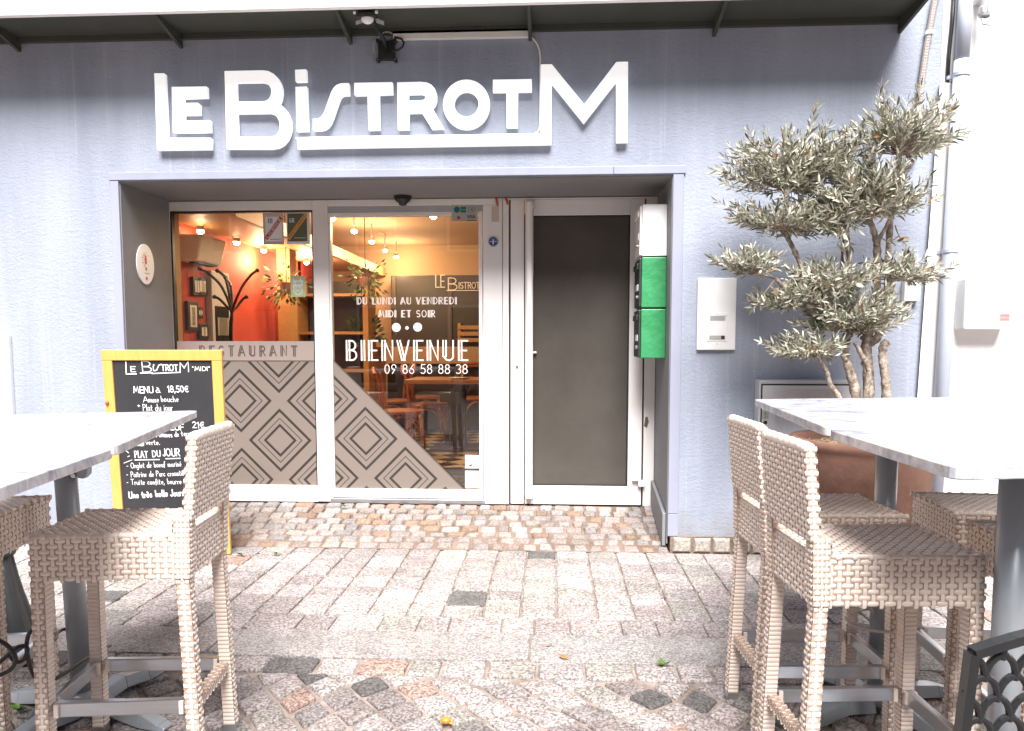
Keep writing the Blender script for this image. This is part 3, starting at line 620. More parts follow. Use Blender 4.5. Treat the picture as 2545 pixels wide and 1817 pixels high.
# ------------------------------------------------------------------ sign
SY = -.045
sign = thing('shop_sign', 'big white raised letters LE BISTROT M on the wall above the doorway', 'sign', (-1, 0, 2.4))
q1 = lambda P: [(x / 2.6624, y / 2.6624) for x, y in P]
q2 = lambda P: [(850 + x / 2.6624, y / 2.6624) for x, y in P]
def ell(cx, cy, rx, ry, n=44): return [(cx + rx * math.cos(2 * math.pi * i / n), cy + ry * math.sin(2 * math.pi * i / n)) for i in range(n)]
LET = [('L', [q1([(1020, 485), (1088, 485), (1110, 912), (1397, 912), (1397, 988), (1040, 992)])]),
 ('E', [q1([(1135, 575), (1368, 572), (1370, 645), (1213, 650), (1214, 682), (1308, 680), (1321, 690), (1322, 758), (1217, 760), (1218, 798), (1390, 795), (1392, 873), (1145, 877)])]),
 ('B', [q1([(1485, 470), (1740, 465), (1775, 470), (1808, 487), (1835, 512), (1855, 545), (1866, 580), (1868, 615), (1862, 655), (1848, 690), (1872, 705), (1895, 730), (1913, 762), (1925, 800), (1928, 845), (1920, 888), (1903, 925), (1875, 958), (1840, 978), (1800, 985), (1500, 985)]),
        q1([(1562, 545), (1735, 542), (1760, 549), (1780, 564), (1792, 586), (1795, 608), (1790, 635), (1776, 657), (1755, 668), (1735, 671), (1567, 672)]),
        q1([(1568, 750), (1785, 747), (1812, 756), (1835, 776), (1847, 803), (1851, 835), (1846, 866), (1831, 890), (1810, 902), (1780, 905), (1575, 905)])]),
 ('i', [q1([(1955, 575), (2030, 572), (2040, 866), (1963, 868)])]), ('dot of the i', [q1([(1952, 462), (2025, 458), (2028, 537), (1955, 540)])]),
 ('S', [[(777.5, 294.9), (790, 294.5), (797, 291), (803, 283), (808, 272), (812, 260), (822, 231), (828, 219), (836, 211), (847, 206.8), (867, 206.3), (868, 236), (853, 237), (847, 241), (842, 252), (836, 270), (828, 293), (822, 307), (815, 316), (806, 322), (795, 324), (778, 324.5)]]),
 ('first T', [q2([(80, 548), (333, 543), (335, 622), (246, 625), (250, 857), (175, 860), (168, 628), (82, 630)])]),
 ('R', [q2([(365, 545), (520, 541), (560, 545), (592, 560), (615, 587), (627, 625), (627, 665), (617, 695), (600, 718), (675, 850), (595, 853), (528, 745), (443, 747), (443, 855), (370, 857)]), q2([(440, 622), (525, 620), (543, 626), (552, 642), (545, 658), (525, 663), (440, 665)])]),
 ('O', [q2(ell(823, 690, 155, 164)), q2(ell(823, 688, 80, 83))]),
 ('last T', [q2([(998, 527), (1255, 523), (1256, 604), (1165, 605), (1163, 842), (1090, 843), (1087, 607), (998, 608)])]),
 ('M with long underline', [[(1344.3, 160), (1371.3, 159.6), (1452, 259.2), (1531.7, 154), (1561, 153.2), (1559.9, 353.1), (1531.7, 353.8), (1531.7, 202.8), (1451, 306), (1371.3, 206.6), (1370, 358.7), (850, 367.3), (739.2, 370), (739.2, 347), (734, 343), (738, 341), (850, 338.8), (1342, 331.3)]])]
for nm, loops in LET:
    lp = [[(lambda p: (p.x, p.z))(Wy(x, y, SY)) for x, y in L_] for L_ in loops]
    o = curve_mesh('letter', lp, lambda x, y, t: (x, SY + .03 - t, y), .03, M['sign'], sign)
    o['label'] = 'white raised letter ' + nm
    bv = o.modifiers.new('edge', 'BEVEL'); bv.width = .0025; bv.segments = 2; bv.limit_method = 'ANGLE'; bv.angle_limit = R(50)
mb = MB()
for x, y in ((430, 357), (600, 355), (704, 300), (1000, 351), (1250, 346), (1358, 260), (1546, 270), (930, 290), (1002, 290), (1159, 212), (1273, 270)):
    p = Wy(x, y, -.02); mb = MB(); mb.tube([(p.x, -.016, p.z), (p.x, .002, p.z)], .012, 10); mb.build('spacer', M['greyplastic'], sign)

# ------------------------------------------------------------------ floodlight, trunking, cable
b0 = Wy(960, 122, -.03)
fl = thing('floodlight', 'black floodlight on an arm fixed to the wall above the sign', 'floodlight', (b0.x, 0, b0.z))
mb = MB(); mb.box((b0.x - .05, -.03, b0.z - .06), (b0.x + .05, -.002, b0.z + .05))
for sx in (-.052, .052):
    for sz in (-.062, .05): mb.tube([(b0.x + sx, -.034, b0.z + sz), (b0.x + sx, -.002, b0.z + sz)], .012, 10)
mb.build('wall_plate', M['black'], fl, bevel=.003)
for sx in (-.052, .052): mb = MB(); mb.ball((b0.x + sx, -.036, b0.z - .062), .0036); mb.build('screw', M['alu'], fl)
h0 = Wy(912, 42, -.30)
mb = MB(); mb.tube([(b0.x, -.03, b0.z), (b0.x - .005, -.08, b0.z + .04), (b0.x - .03, -.22, b0.z + .075), (h0.x + .02, -.285, h0.z - .02)], .013, 8); mb.build('arm', M['black'], fl, smooth=True)
mb = MB(); mb.box((h0.x - .055, -.335, h0.z - .012), (h0.x + .055, -.265, h0.z + .012))
for i in range(9): mb.box((h0.x - .045 + i * .0105, -.33, h0.z + .0122), (h0.x - .0395 + i * .0105, -.27, h0.z + .034))
hd_ = mb.build('lamp_head', M['black'], fl, bevel=.001)
mb = MB(); mb.ball((h0.x + .005, -.31, h0.z - .016), .036, 14, 1, .7, .75); mb.build('lens', M['plastic'], hd_, smooth=True)
for sx in (-1, 1): mb = MB(); mb.tube([(h0.x + sx * .054, -.33, h0.z + .012), (h0.x + sx * .068, -.33, h0.z + .012)], .008, 10); mb.build('pivot_screw', M['plastic'], hd_)
mb = MB(); mb.prism([(h0.x + .045, -.30, h0.z - .004), (h0.x + .09, -.275, h0.z - .014), (h0.x + .09, -.272, h0.z - .036), (h0.x + .052, -.296, h0.z - .03)], (0, 1, 0), .003); mb.build('visor', M['greyplastic'], hd_); mb = MB(); mb.prism([(h0.x - .07, -.28, h0.z - .012), (h0.x - .025, -.30, h0.z - .012), (h0.x - .025, -.30, h0.z - .03), (h0.x - .07, -.275, h0.z - .03)], (0, 1, 0), .003); mb.build('visor', M['greyplastic'], hd_)
mb = MB(); mb.tube([Wy(*p, -.04) for p in ((980, 92), (998, 97), (1004, 105), (1001, 116), (990, 124), (975, 128))], .006, 8); mb.build('cable', M['black'], fl, smooth=True)
mb = MB(); mb.tube([Wy(*p, -.03) for p in ((975, 84), (966, 79), (955, 80), (943, 90), (930, 106), (927, 118), (930, 128))], .003, 6); mb.build('thin_cable', M['conduit'], fl, smooth=True)
a, b = Wy(979, 92, 0), Wy(1317, 85.5, 0)
tr = thing('cable_trunking', 'white square cable trunking running under the canopy to the letter M', 'trunking', (b.x, 0, b.z))
mb = MB(); mb.hexa([(a.x, -.03, a.z - .024), (a.x, -.001, a.z - .024), (a.x, -.001, a.z + .024), (a.x, -.03, a.z + .024)], [(b.x, -.03, b.z - .024), (b.x, -.001, b.z - .024), (b.x, -.001, b.z + .024), (b.x, -.03, b.z + .024)]); mb.build('trunking_cover', M['white'], tr, bevel=.002)
mb = MB(); mb.tube([Wy(*p, -.012) for p in ((1316, 90), (1326, 97), (1335, 109), (1341, 124), (1343, 145), (1342.5, 200), (1342, 290), (1341, 318), (1337, 328), (1328, 331))], .005, 8); mb.build('cable', M['white'], tr, smooth=True)
mb = MB(); mb.tube([(b.x + .002, -.012, b.z + .02), (b.x + .002, -.012, CZ + .03)], .003, 6); mb.build('riser_wire', M['conduit'], tr)

# ================================================================== things on the front
def vbox(mb, a, b, Y0, Y1): # box between two picture points measured on plane Y0
    p, q = Wy(*a, Y0), Wy(*b, Y0); mb.box((p.x, Y0, q.z), (q.x, Y1, p.z)); return p, q
# intercom
p, q = Wy(1735, 691, -.02), Wy(1827, 870, -.02)
ic = thing('intercom_panel', 'white door intercom panel on the blue wall right of the doorway', 'intercom', ((p.x + q.x) / 2, 0, (p.z + q.z) / 2))
mb = MB(); mb.box((p.x, -.022, q.z), (q.x, -.001, p.z)); mb.build('plate', M['plastic'], ic, bevel=.004)
mb = MB(); a, b = Wy(1762, 783, -.023), Wy(1803, 843, -.023); mb.box((a.x - .012, -.0245, b.z - .012), (b.x + .012, -.022, a.z + .015)); mb.build('speaker_module', M['paper'], ic, bevel=.001)
mb = MB()
for i in range(7): mb.box((a.x + .006, -.0262, a.z - .006 - i * .0045), (b.x - .004, -.0246, a.z - .004 - i * .0045))
mb.build('speaker_grille', M['greyplastic'], ic)
mb = MB(); a, b = Wy(1763, 834, -.024), Wy(1802, 844, -.024); mb.box((a.x, -.0262, b.z), (b.x, -.0246, a.z)); mb.build('name_label', M['greycard'], ic)
mb = MB(); a = Wy(1797, 839, -.024); mb.box((a.x - .012, -.029, a.z - .009), (a.x + .008, -.0263, a.z + .011)); mb.build('call_button', M['ink'], ic, bevel=.002)
mb = MB()
for x, y in ((1761, 785), (1806, 785), (1760, 848), (1804, 848), (1782, 780), (1781, 854)): pp = Wy(x, y, -.023); mb = MB(); mb.ball((pp.x, -.0245, pp.z), .003, 6); mb.build('screw', M['greyplastic'], ic)
# letterboxes on the right reveal
cols = [('plastic', 'white', 507, 637, 'white letterbox at the top of the stack on the right of the doorway'), ('green', 'darkgreen', 639, 765, 'upper of two green letterboxes in the doorway, just below the white one'), ('green', 'darkgreen', 768, 891, 'lowest green letterbox of the stack on the right of the doorway')]
YF = .16
for i, (m1, m2, y0, y1, lab) in enumerate(cols):
    z1, z0 = Wy(1630, y0, YF).z, Wy(1630, y1, YF).z
    x1 = Wy(1667, 600, YF).x - .004; x0 = Wy(1596, 600, YF).x if i == 0 else Wy(1594, 760, YF).x
    t = thing('letterbox', lab, 'letterbox', (x1, YF + .15, z0), 'letterboxes in the doorway')
    mb = MB(); mb.box((x0, YF, z0 + .002), (XR - .007, YF + .29, z1)); mb.build('body', M[m1], t, bevel=.005)
    mb = MB(); mb.box((x0 - .014, YF + .012, z0 + .008), (x0 - .001, YF + .28, z1 - .006)); dr = mb.build('door', M[m2], t, bevel=.004)
    mb = MB(); mb.box((x0 - .026, YF + .04, z1 - .07), (x0 - .0145, YF + .25, z1 - .035)); mb.build('slot_flap', M[m2], dr, bevel=.003)
    mb = MB(); mb.box((x0 - .019, YF + .05, z0 + .11), (x0 - .0145, YF + .16, z0 + .15)); mb.build('name_card', M['paper'], dr)
    mb = MB(); mb.tube([(x0 - .028, YF + .06, z0 + .07), (x0 - .014, YF + .06, z0 + .07)], .012, 10); mb.build('lock', M['alu'], dr)
# round badge, tape, orange tails, dome sensor
c = Wy(1226, 601, YD - .006)
t = thing('round_badge', 'small round blue badge in a silver rim on the white door post', 'badge', (c.x, YD, c.z))
mb = MB(); mb.tube([(c.x, YD - .014, c.z), (c.x, YD - .004, c.z)], .035, 28); mb.build('rim', M['greysteel'], t, bevel=.003)
mb = MB(); mb.tube([(c.x, YD - .0155, c.z), (c.x, YD - .0141, c.z)], .028, 28); mb.build('face', M['blue'], t)
mb = MB(); mb.bar((c.x, YD - .0165, c.z - .018), (c.x, YD - .0165, c.z + .004), .009, .001, (0, 1, 0))
for sx in (-.0035, .0035): mb.bar((c.x + sx, YD - .0166, c.z + .003), (c.x + sx * 1.8, YD - .0166, c.z + .017), .004, .001, (0, 1, 0))
for sx in (-1, 1): mb.box((c.x + sx * .017 - .006, YD - .0168, c.z - .002), (c.x + sx * .017 + .006, YD - .016, c.z + .003))
mb.build('emblem', M['paper'], t)
a, b = Wy(1222, 506, YD - .006), Wy(1240, 551, YD - .006)
mb = MB(); mb.prism([(a.x, YD - .006, b.z), (b.x, YD - .006, b.z), (b.x, YD - .006, a.z - .012), (a.x + .02, YD - .006, a.z - .022), (a.x, YD - .006, a.z - .016)], (0, 1, 0), .0015)
tag(mb.build('tape_strip', M['tape']), 'torn beige tape strip on the post above the round blue badge', 'tape')
for (x0, y0, x1, y1, lab) in ((1233, 494, 1236, 511, 'orange cable end hanging down onto the torn tape'), (1255, 494, 1262, 508, 'orange cable end hanging at a slant right of the torn tape')):
    a, b = Wy(x0, y0, YD - .015), Wy(x1, y1, YD - .015); a.z = ZT - .002
    mb = MB(); mb.tube([a, a.lerp(b, .6) + Vector((.001, 0, 0)), b], .0075, 8); tag(mb.build('cable_end', M['rust'], smooth=True), lab, 'cable', 'orange cable ends over the door post')
c = Wy(1001, 499, YD - .09)
t = thing('door_sensor', 'black dome sensor under the doorway head above the sliding door', 'sensor', (c.x, c.y, ZT - .006))
mb = MB(); mb.lathe([(.062, -.012), (.062, 0)], (c.x, c.y, ZT - .007), 28); mb.build('base', M['black'], t, bevel=.002)
mb = MB(); mb.lathe([(.005, -.062), (.024, -.058), (.03, -.045), (.05, -.03), (.058, -.0125)], (c.x, c.y, ZT - .007), 28); mb.build('dome', M['gasket'], t, smooth=True)
# oval plaque on the left reveal
ov = Wx(361, 657, XL + .01)
t = thing('oval_plaque', 'white oval enamel plaque with red dots on the left side of the doorway', 'plaque', (XL, ov.y, ov.z))
ry, rz = .105, .132
mb = MB(); mb.prism([(XL + .0065, ov.y + ry * math.cos(2 * math.pi * i / 40), ov.z + rz * math.sin(2 * math.pi * i / 40)) for i in range(40)], (1, 0, 0), .007); mb.build('plate', M['plastic'], t, bevel=.002)
mb = MB()
def xdisc(dy, dz, r, n=14): mb.add([(XL + .0142 + random.random() * .0003, ov.y + dy + r * math.cos(2 * math.pi * i / n), ov.z + dz + r * math.sin(2 * math.pi * i / n)) for i in range(n)], [tuple(range(n))])
xdisc(.0, .030, .016); xdisc(0, .012, .015); xdisc(0, .048, .012); xdisc(.003, -.03, .012); xdisc(.004, -.092, .012)
for k in range(9): xdisc(.042 * math.cos(R(40 * k)), .026 + .05 * math.sin(R(40 * k)), .004, 6)
mb.build('emblem', M['redink'], t)
mb = MB()
for k in range(7): xdisc(.034 * math.cos(R(110 + 25 * k)), .026 + .040 * math.sin(R(110 + 25 * k)), .0042, 6)
mb.box((XL + .0141, ov.y - .02, ov.z - .060), (XL + .0146, ov.y + .045, ov.z - .057)); mb.build('lettering', M['ink'], t)

# stickers and notices on the glass
YS = YD + .026
def sheet(name, m, x0, y0, x1, y1, off=0): p, q = Wy(x0, y0, YS), Wy(x1, y1, YS); mb = MB(); mb.box((p.x, YS - .001 - off, q.z), (q.x, YS - off, p.z)); return mb, p, q
mb, p, q = sheet('', 0, 653, 529, 706, 608)
t = thing('licence_notice', 'pale notice with a red diagonal LICENCE band taped at the top of the shop window', 'notice', (p.x, YS, q.z))
mb.build('tape_border', M['tape'], t)
mb, p, q = sheet('', 0, 659, 539, 702, 600, .0015); mb.build('sheet', M['paper'], t)
def slant(p, q, name, m, mt, words, wm, w=.0035):
    X0, X1, Z0, Z1 = p.x + .004, q.x - .004, q.z + .018, p.z - .006; y = YS - .0032
    d = Vector((X1 - X0, 0, Z1 - Z0)); L = d.length; d.normalize(); u = d; v = Vector((-d.z, 0, d.x)); hb = .014
    o = Vector((X0, y, Z0))
    mb = MB(); mb.prism([o - v * hb, o + u * L - v * hb, o + u * L + v * hb, o + v * hb], (0, 1, 0), .0008); mb.build('band', M[m], t)
    mb = MB(); text(mb, words, o + u * .012 - v * .0085 - Vector((0, .0004, 0)), u, v, (0, -1, 0), .017, w, L - .024, gap=.2); mb.build('band_lettering', M[wm], t)
slant(p, q, 'band', 'redink', None, 'LICENCE', 'paper')
mb = MB()
for i in range(3): x = p.x + .022 + .012 * i; mb.box((x, YS - .0034, p.z - .045), (x + .005, YS - .0026, p.z - .012))
for i in range(9): mb.box((p.x + .035 + i * .0085, YS - .0034, q.z + .012), (p.x + .035 + i * .0085 + .0055, YS - .0026, q.z + .017))
mb.build('print', M['ink'], t)
mb, p, q = sheet('', 0, 711, 529, 771, 607)
t = thing('restaurant_notice', 'dark olive notice with an orange diagonal RESTAURANT band at the top of the shop window', 'notice', (p.x, YS, q.z))
mb.build('border', M['paper'], t)
mb, p, q = sheet('', 0, 714, 531, 764, 600, .0015); mb.build('sheet', M['olivecard'], t)
slant(p, q, 'band', 'orangeink', None, 'RESTAURANT', 'olivecard', .0028)
mb = MB(); g1 = Wy(719, 553, YS - .004)
mb2 = mb; a0 = (g1.x, YS - .0028, g1.z)
ribbon(mb, [(x * .026, y * .028) for x, y in arc(.3, .5, .28, .48, 45, 330, 12) + [(.56, .45), (.36, .45)]], .004, Vector(a0), Vector((1, 0, 0)), Vector((0, 0, 1)), Vector((0, -1, 0)), .0003)
text(mb, 'R', Vector(a0) + Vector((.02, 0, 0)), (1, 0, 0), (0, 0, 1), (0, -1, 0), .028, .004)
for i in range(10): mb.box((p.x + .05 + i * .008, YS - .0034, q.z + .022), (p.x + .05 + i * .008 + .005, YS - .0026, q.z + .026))
mb.build('print', M['paper'], t)
mb, p, q = sheet('', 0, 722, 686, 760, 738)
t = thing('guide_sticker', 'pale green upright guidebook sticker on the right of the shop window', 'sticker', (p.x, YS, q.z))
mb.build('sheet', M['limecard'], t)
mb = MB(); W_ = q.x - p.x
for s, z in (('lonely', -.045), ('planet', -.072)): text(mb, s, (p.x + .018, YS - .0015, p.z + z), (1, 0, 0), (0, 0, 1), (0, -1, 0), .026, .005, W_ * .66)
for r in (.032, .024): mb.add([], []); ribbon(mb, [(r * math.cos(R(a)), r * math.sin(R(a))) for a in range(0, 361, 15)], .003, Vector(((p.x + q.x) / 2, YS - .0015, q.z + .045)), Vector((1, 0, 0)), Vector((0, 0, 1)), Vector((0, -1, 0)), .0004)
text(mb, '50', ((p.x + q.x) / 2 - .013, YS - .0015, q.z + .036), (1, 0, 0), (0, 0, 1), (0, -1, 0), .018, .003, .026)
mb.build('print', M['paper'], t)
mb, p, q = sheet('', 0, 1124, 511, 1187, 551)
t = thing('payment_sticker', 'grey payment card sticker in the top corner of the sliding door', 'sticker', (p.x, YS, q.z))
mb.build('sheet', M['greycard'], t)
mb = MB(); c = Wy(1137, 523, YS); y = YS - .0016
mb.prism([(c.x + .021 * math.cos(R(a)), y, c.z + .021 * math.sin(R(a))) for a in range(10, 351, 17)], (0, 1, 0), .0005); c2 = Wy(1153, 523, YS)
for z0, z1 in ((.002, .019), (-.019, -.002)): mb.box((c2.x - .020, y, c2.z + z0), (c2.x + .018, y + .0005, c2.z + z1))
mb.build('emblem', M['teal'], t)
mb = MB(); c = Wy(1173, 523, YS)
ribbon(mb, [(.024 * math.cos(R(a)), .019 * math.sin(R(a))) for a in range(0, 361, 20)], .002, Vector((c.x, y, c.z)), Vector((1, 0, 0)), Vector((0, 0, 1)), Vector((0, -1, 0)), .0004)
for k in range(4): ribbon(mb, [(-.006 + k * .004, -.004 - k * .002), (-.004 + k * .004, 0), (-.006 + k * .004, .004 + k * .002)], .002, Vector((c.x, y, c.z)), Vector((1, 0, 0)), Vector((0, 0, 1)), Vector((0, -1, 0)), .0006)
a = Wy(1163, 544, YS); text(mb, 'VISA', (a.x, y, a.z), (1, 0, 0), (0, 0, 1), (0, -1, 0), .019, .004, .052, gap=.2)
mb.box((a.x - .005, y, a.z - .018), (a.x + .06, y + .0005, a.z - .0135)); mb.build('print', M['ink'], t)
mb = MB()
c = Wy(1141, 543, YS)
mb.prism([(c.x + .012 * math.cos(R(a)), y, c.z + .012 * math.sin(R(a))) for a in range(0, 360, 20)], (0, 1, 0), .0005); mb.build('red_dot', M['redink'], t)
t.location.y -= .027
mb, p, q = sheet('', 0, 1156, 1131, 1190, 1164)
t = thing('square_sticker', 'white square sticker low on the sliding door, upper of two', 'sticker', (p.x, YS, q.z)); mb.build('sheet', M['paper'], t)
mb = MB(); c = Wy(1169, 1157, YS); mb.bar((c.x - .008, YS - .0016, c.z - .005), (c.x + .012, YS - .0016, c.z + .007), .011, .0005, (0, 1, 0)); mb.build('print', M['ink'], t)
mb, p, q = sheet('', 0, 1156, 1170, 1190, 1213)
t = thing('tall_sticker', 'white upright sticker at the bottom corner of the sliding door', 'sticker', (p.x, YS, q.z)); mb.build('sheet', M['paper'], t)
mb = MB()
for zz in (p.z - .014, q.z + .008):
    for i in range(10): mb.box((p.x + .008 + i * .0085, YS - .0022, zz), (p.x + .0135 + i * .0085, YS - .0016, zz + .006))
mb.build('print', M['greyplastic'], t)

# utility cabinet behind the pot, junction box, left box
a, b = Wy(1887, 945, -.1), Wy(2112, 1290, -.1)
t = thing('meter_cabinet', 'pale grey ribbed meter cabinet on the wall behind the olive pot', 'cabinet', ((a.x + b.x) / 2, 0, .1))
mb = MB(); mb.box((a.x, -.10, .12), (b.x, -.001, a.z)); mb.build('body', M['cabinet'], t, bevel=.006)
mb = MB(); mb.box((a.x + .012, -.104, .14), (b.x - .012, -.1005, a.z - .022)); mb.build('seal', M['gasket'], t)
mb = MB(); mb.box((a.x + .018, -.113, .145), (b.x - .018, -.1045, a.z - .03)); dr = mb.build('door', M['cabinet'], t, bevel=.003)
mb = MB(); x0, x1 = a.x + .085, b.x - .07; mb.box((x0, -.119, .2), (x1, -.1135, a.z - .06))
n = int((x1 - x0) / .0095)
for i in range(n): mb.box((x0 + .004 + i * .0095, -.1225, .21), (x0 + .0085 + i * .0095, -.1192, a.z - .068))
mb.build('ribbed_panel', M['cabinet'], dr)
mb = MB(); c = Wy(1902, 1050, -.115); mb.tube([(c.x, -.119, c.z), (c.x, -.112, c.z)], .011, 12); mb.build('lock', M['black'], dr)
mb = MB(); c = Wy(1902, 1033, -.115); mb.box((c.x - .018, -.1155, c.z - .02), (c.x + .02, -.1135, c.z + .03)); mb.build('number_plate', M['greycard'], dr)
mb = MB(); text(mb, '1', (c.x - .006, -.1156, c.z - .012), (1, 0, 0), (0, 0, 1), (0, -1, 0), .03, .003); mb.build('number', M['ink'], dr)
a, b = Wy(2250, 694, -.05), Wy(2287, 748, -.05)
t = thing('junction_box', 'small white junction box on the wall behind the olive tree', 'junction box', ((a.x + b.x) / 2, 0, b.z))
mb = MB(); mb.box((a.x, -.05, b.z), (b.x, -.001, a.z)); mb.build('box', M['plastic'], t, bevel=.005)
mb = MB(); mb.tube([Wy(*p, -.02) for p in ((2250, 745), (2240, 757), (2238, 768), (2245, 775), (2256, 775), (2263, 766), (2264, 749))], .006, 8); mb.build('cable', M['greyplastic'], t, smooth=True)
a = Wy(20, 832, -.03); b = Wy(26, 1120, -.03)
t = thing('wall_cabinet', 'white flush cabinet on the wall at the left edge behind the table', 'cabinet', (a.x - .2, 0, b.z))
mb = MB(); mb.box((a.x - .45, -.03, b.z), (a.x, .001, a.z)); mb.build('frame', M['plastic'], t, bevel=.004)
mb = MB(); mb.box((a.x - .43, -.045, b.z + .02), (a.x - .022, -.0305, a.z - .02)); mb.build('door', M['plastic'], t, bevel=.004)

# neighbour, pipes
nb = thing('neighbour_house', 'plain white rendered house next door at the right edge', 'building', (4, 0, 0))
mb = MB(); mb.box((XW + .001, -.004, -.006), (9, .5, 7)); mb.build('wall', M['whitewall'], nb)
mb = MB(); mb.hexa([Wy(2336, 206, -.005), Wy(2366, 206, -.005), Wy(2318, 1120, -.005), Wy(2270, 1120, -.005)][::-1], [Wy(2336, 206, -.03), Wy(2366, 206, -.03), Wy(2318, 1120, -.03), Wy(2270, 1120, -.03)][::-1])
t = tag(mb.build('cable_cover', M['white'], bevel=.004), 'long white flat cable cover running down beside the drainpipe', 'cable cover')
t = thing('drainpipe', 'pale blue grey drainpipe down the corner between the blue wall and white house', 'drainpipe', (2.33, -.07, 0))
pa, pb = Wy(2404, -60, -.075), Wy(2340, 985, -.075); dirp = (pb - pa).normalized(); pend = pb + dirp * ((pb.z - .02) / -dirp.z)
jn = Wy(2391, 150, -.075)
mb = MB(); mb.tube([jn, pend], .041, 20); mb.build('lower_pipe', M['pipe'], t, smooth=True)
mb = MB(); mb.tube([pa, jn - dirp * .01], .037, 20); mb.build('upper_pipe', M['pipe'], t, smooth=True)
for y in (186, 625):
    kx = 2404 - 64 * (y + 60) / 1045; c = Wy(kx, y, -.075); mb = MB(); mb.tube([c - dirp * .011, c + dirp * .011], .046, 20)
    mb.bar((c.x - .055, -.03, c.z), (c.x + .065, -.03, c.z), .02, .016, (0, 1, 0)); mb.build('pipe_clamp', M['pipe'], t, bevel=.002)
pts = [Wy(*p, -.025) for p in ((2336, -40), (2324, 0), (2304, 110), (2291, 200), (2282, 290), (2276, 370), (2270, 393), (2258, 408), (2240, 414))]
fine = []
for a, b in zip(pts, pts[1:]):
    n = max(2, int((b - a).length / .0042)); fine += [a.lerp(b, i / n) for i in range(n)]
t = thing('corrugated_conduit', 'grey corrugated conduit hanging down the wall above the olive tree', 'conduit', (pts[-1].x, 0, pts[-1].z))
mb = MB(); mb.tube(fine, [.0185 if i % 2 else .0155 for i in range(len(fine))], 10); mb.build('hose', M['conduit'], t, smooth=False)
c = Wy(2310, 82, -.025); mb = MB(); mb.tube([c - Vector((0, 0, .01)), c + Vector((0, 0, .01))], .024, 12); mb.build('clip', M['plastic'], t)
for i, (pp, lab) in enumerate(((((2372, -30), (2366, 60), (2358, 140), (2354, 208)), 'black cable going down into the white cable cover'), (((2387, -30), (2386, 50), (2380, 130), (2372, 190), (2364, 214)), 'thinner black cable hugging the drainpipe above the cable cover'))):
    mb = MB(); mb.tube([Wy(*p, -.015) for p in pp], .011 if i == 0 else .006, 8); tag(mb.build('black_cable', M['black'], smooth=True), lab, 'cable', 'black cables beside the drainpipe')
a, b = Wy(2402, 690, -.12), Wy(2517, 818, -.12)
t = thing('meter_box', 'white meter box on the white wall right of the drainpipe', 'meter box', ((a.x + b.x) / 2, 0, b.z))
mb = MB(); mb.box((a.x, -.12, b.z), (b.x, -.0045, a.z)); mb.build('box', M['plastic'], t, bevel=.01)
mb = MB()
for i in range(6): mb.box((b.x - .075, -.1215, b.z + .045 + i * .008), (b.x - .02, -.1205, b.z + .049 + i * .008))
mb.build('label_print', M['redink'], t)
c = Wy(2455, 20, -.12)
t = thing('lamp_bracket', 'grey lamp holder with a bent metal tab at the top right on the white wall', 'lamp', (c.x, 0, c.z))
mb = MB(); mb.lathe([(.028, -.035), (.031, -.02), (.031, .015), (.026, .02), (.026, .12)], (c.x, -.09, c.z), 18); mb.build('holder', M['greyplastic'], t, bevel=.002)
mb = MB()
for k in range(8): a_ = R(45 * k); mb.box((c.x + .031 * math.cos(a_) - .003, -.09 + .031 * math.sin(a_) - .003, c.z - .018), (c.x + .031 * math.cos(a_) + .003, -.09 + .031 * math.sin(a_) + .003, c.z + .012))
mb.build('ribs', M['greyplastic'], t)
mb = MB(); mb.prism([(c.x - .022, -.09, c.z - .04), (c.x + .032, -.095, c.z - .04), (c.x + .026, -.12, c.z - .085), (c.x + .012, -.125, c.z - .10), (c.x - .026, -.12, c.z - .09)], (0, -.3, .2), .02); mb.build('metal_tab', M['greysteel'], t)
mb = MB(); mb.box((c.x - .02, -.09, c.z + .06), (c.x + .02, -.0045, c.z + .10)); mb.build('wall_arm', M['greyplastic'], t)

# ------------------------------------------------------------------ chalkboard
B0 = Vector((0, -.225, 0)); tb = Wy(400, 870, -.085)
bn = Vector((0, -1, (B0.y - -.085) / tb.z)).normalized()   # board plane leans back
bp_ = lambda x, y, off=0: Wp(x, y, B0, bn) + bn * off
TL, TR = bp_(251, 873), bp_(551, 868)
bv_ = (bp_(400, 1270) - bp_(400, 880)); bv_.x = 0; bv_.normalize(); bu = Vector((1, 0, 0)); bvu = -bv_
bx0, bx1 = TL.x, TR.x - .004; btop = (TL + TR) / 2
def bpt(x, d, off=0): return Vector((x - .035 * d, btop.y, btop.z)) + bv_ * d + bn * off   # d = distance below the top
Lb = (btop.z) / -bv_.z
board = thing('chalkboard', 'yellow framed A board with a chalk lunch menu, standing left of the doorway', 'chalkboard', (btop.x, -.12, 0))
wS = .060
def slab(x0, x1, d0, d1, o0, o1): return MB().hexa([bpt(x0, d1, o0), bpt(x1, d1, o0), bpt(x1, d0, o0), bpt(x0, d0, o0)], [bpt(x0, d1, o1), bpt(x1, d1, o1), bpt(x1, d0, o1), bpt(x0, d0, o1)])
dB = 1.0
slab(bx0, bx0 + wS, .0605, Lb - .004, -.022, .0).build('stile', M['yellow'], board, bevel=.003)
slab(bx1 - wS, bx1, .0605, Lb - .004, -.022, .0).build('stile', M['yellow'], board, bevel=.003)
slab(bx0 - .002, bx1 + .002, 0, .060, -.023, .001).build('top_rail', M['yellow'], board, bevel=.003)
slab(bx0 + wS + .0005, bx1 - wS - .0005, dB, dB + .065, -.022, -.001).build('bottom_rail', M['yellow'], board, bevel=.003)
slate = slab(bx0 + wS - .004, bx1 - wS + .004, .058, dB + .01, -.016, -.010).build('slate', M['slate'], board)
rear = []
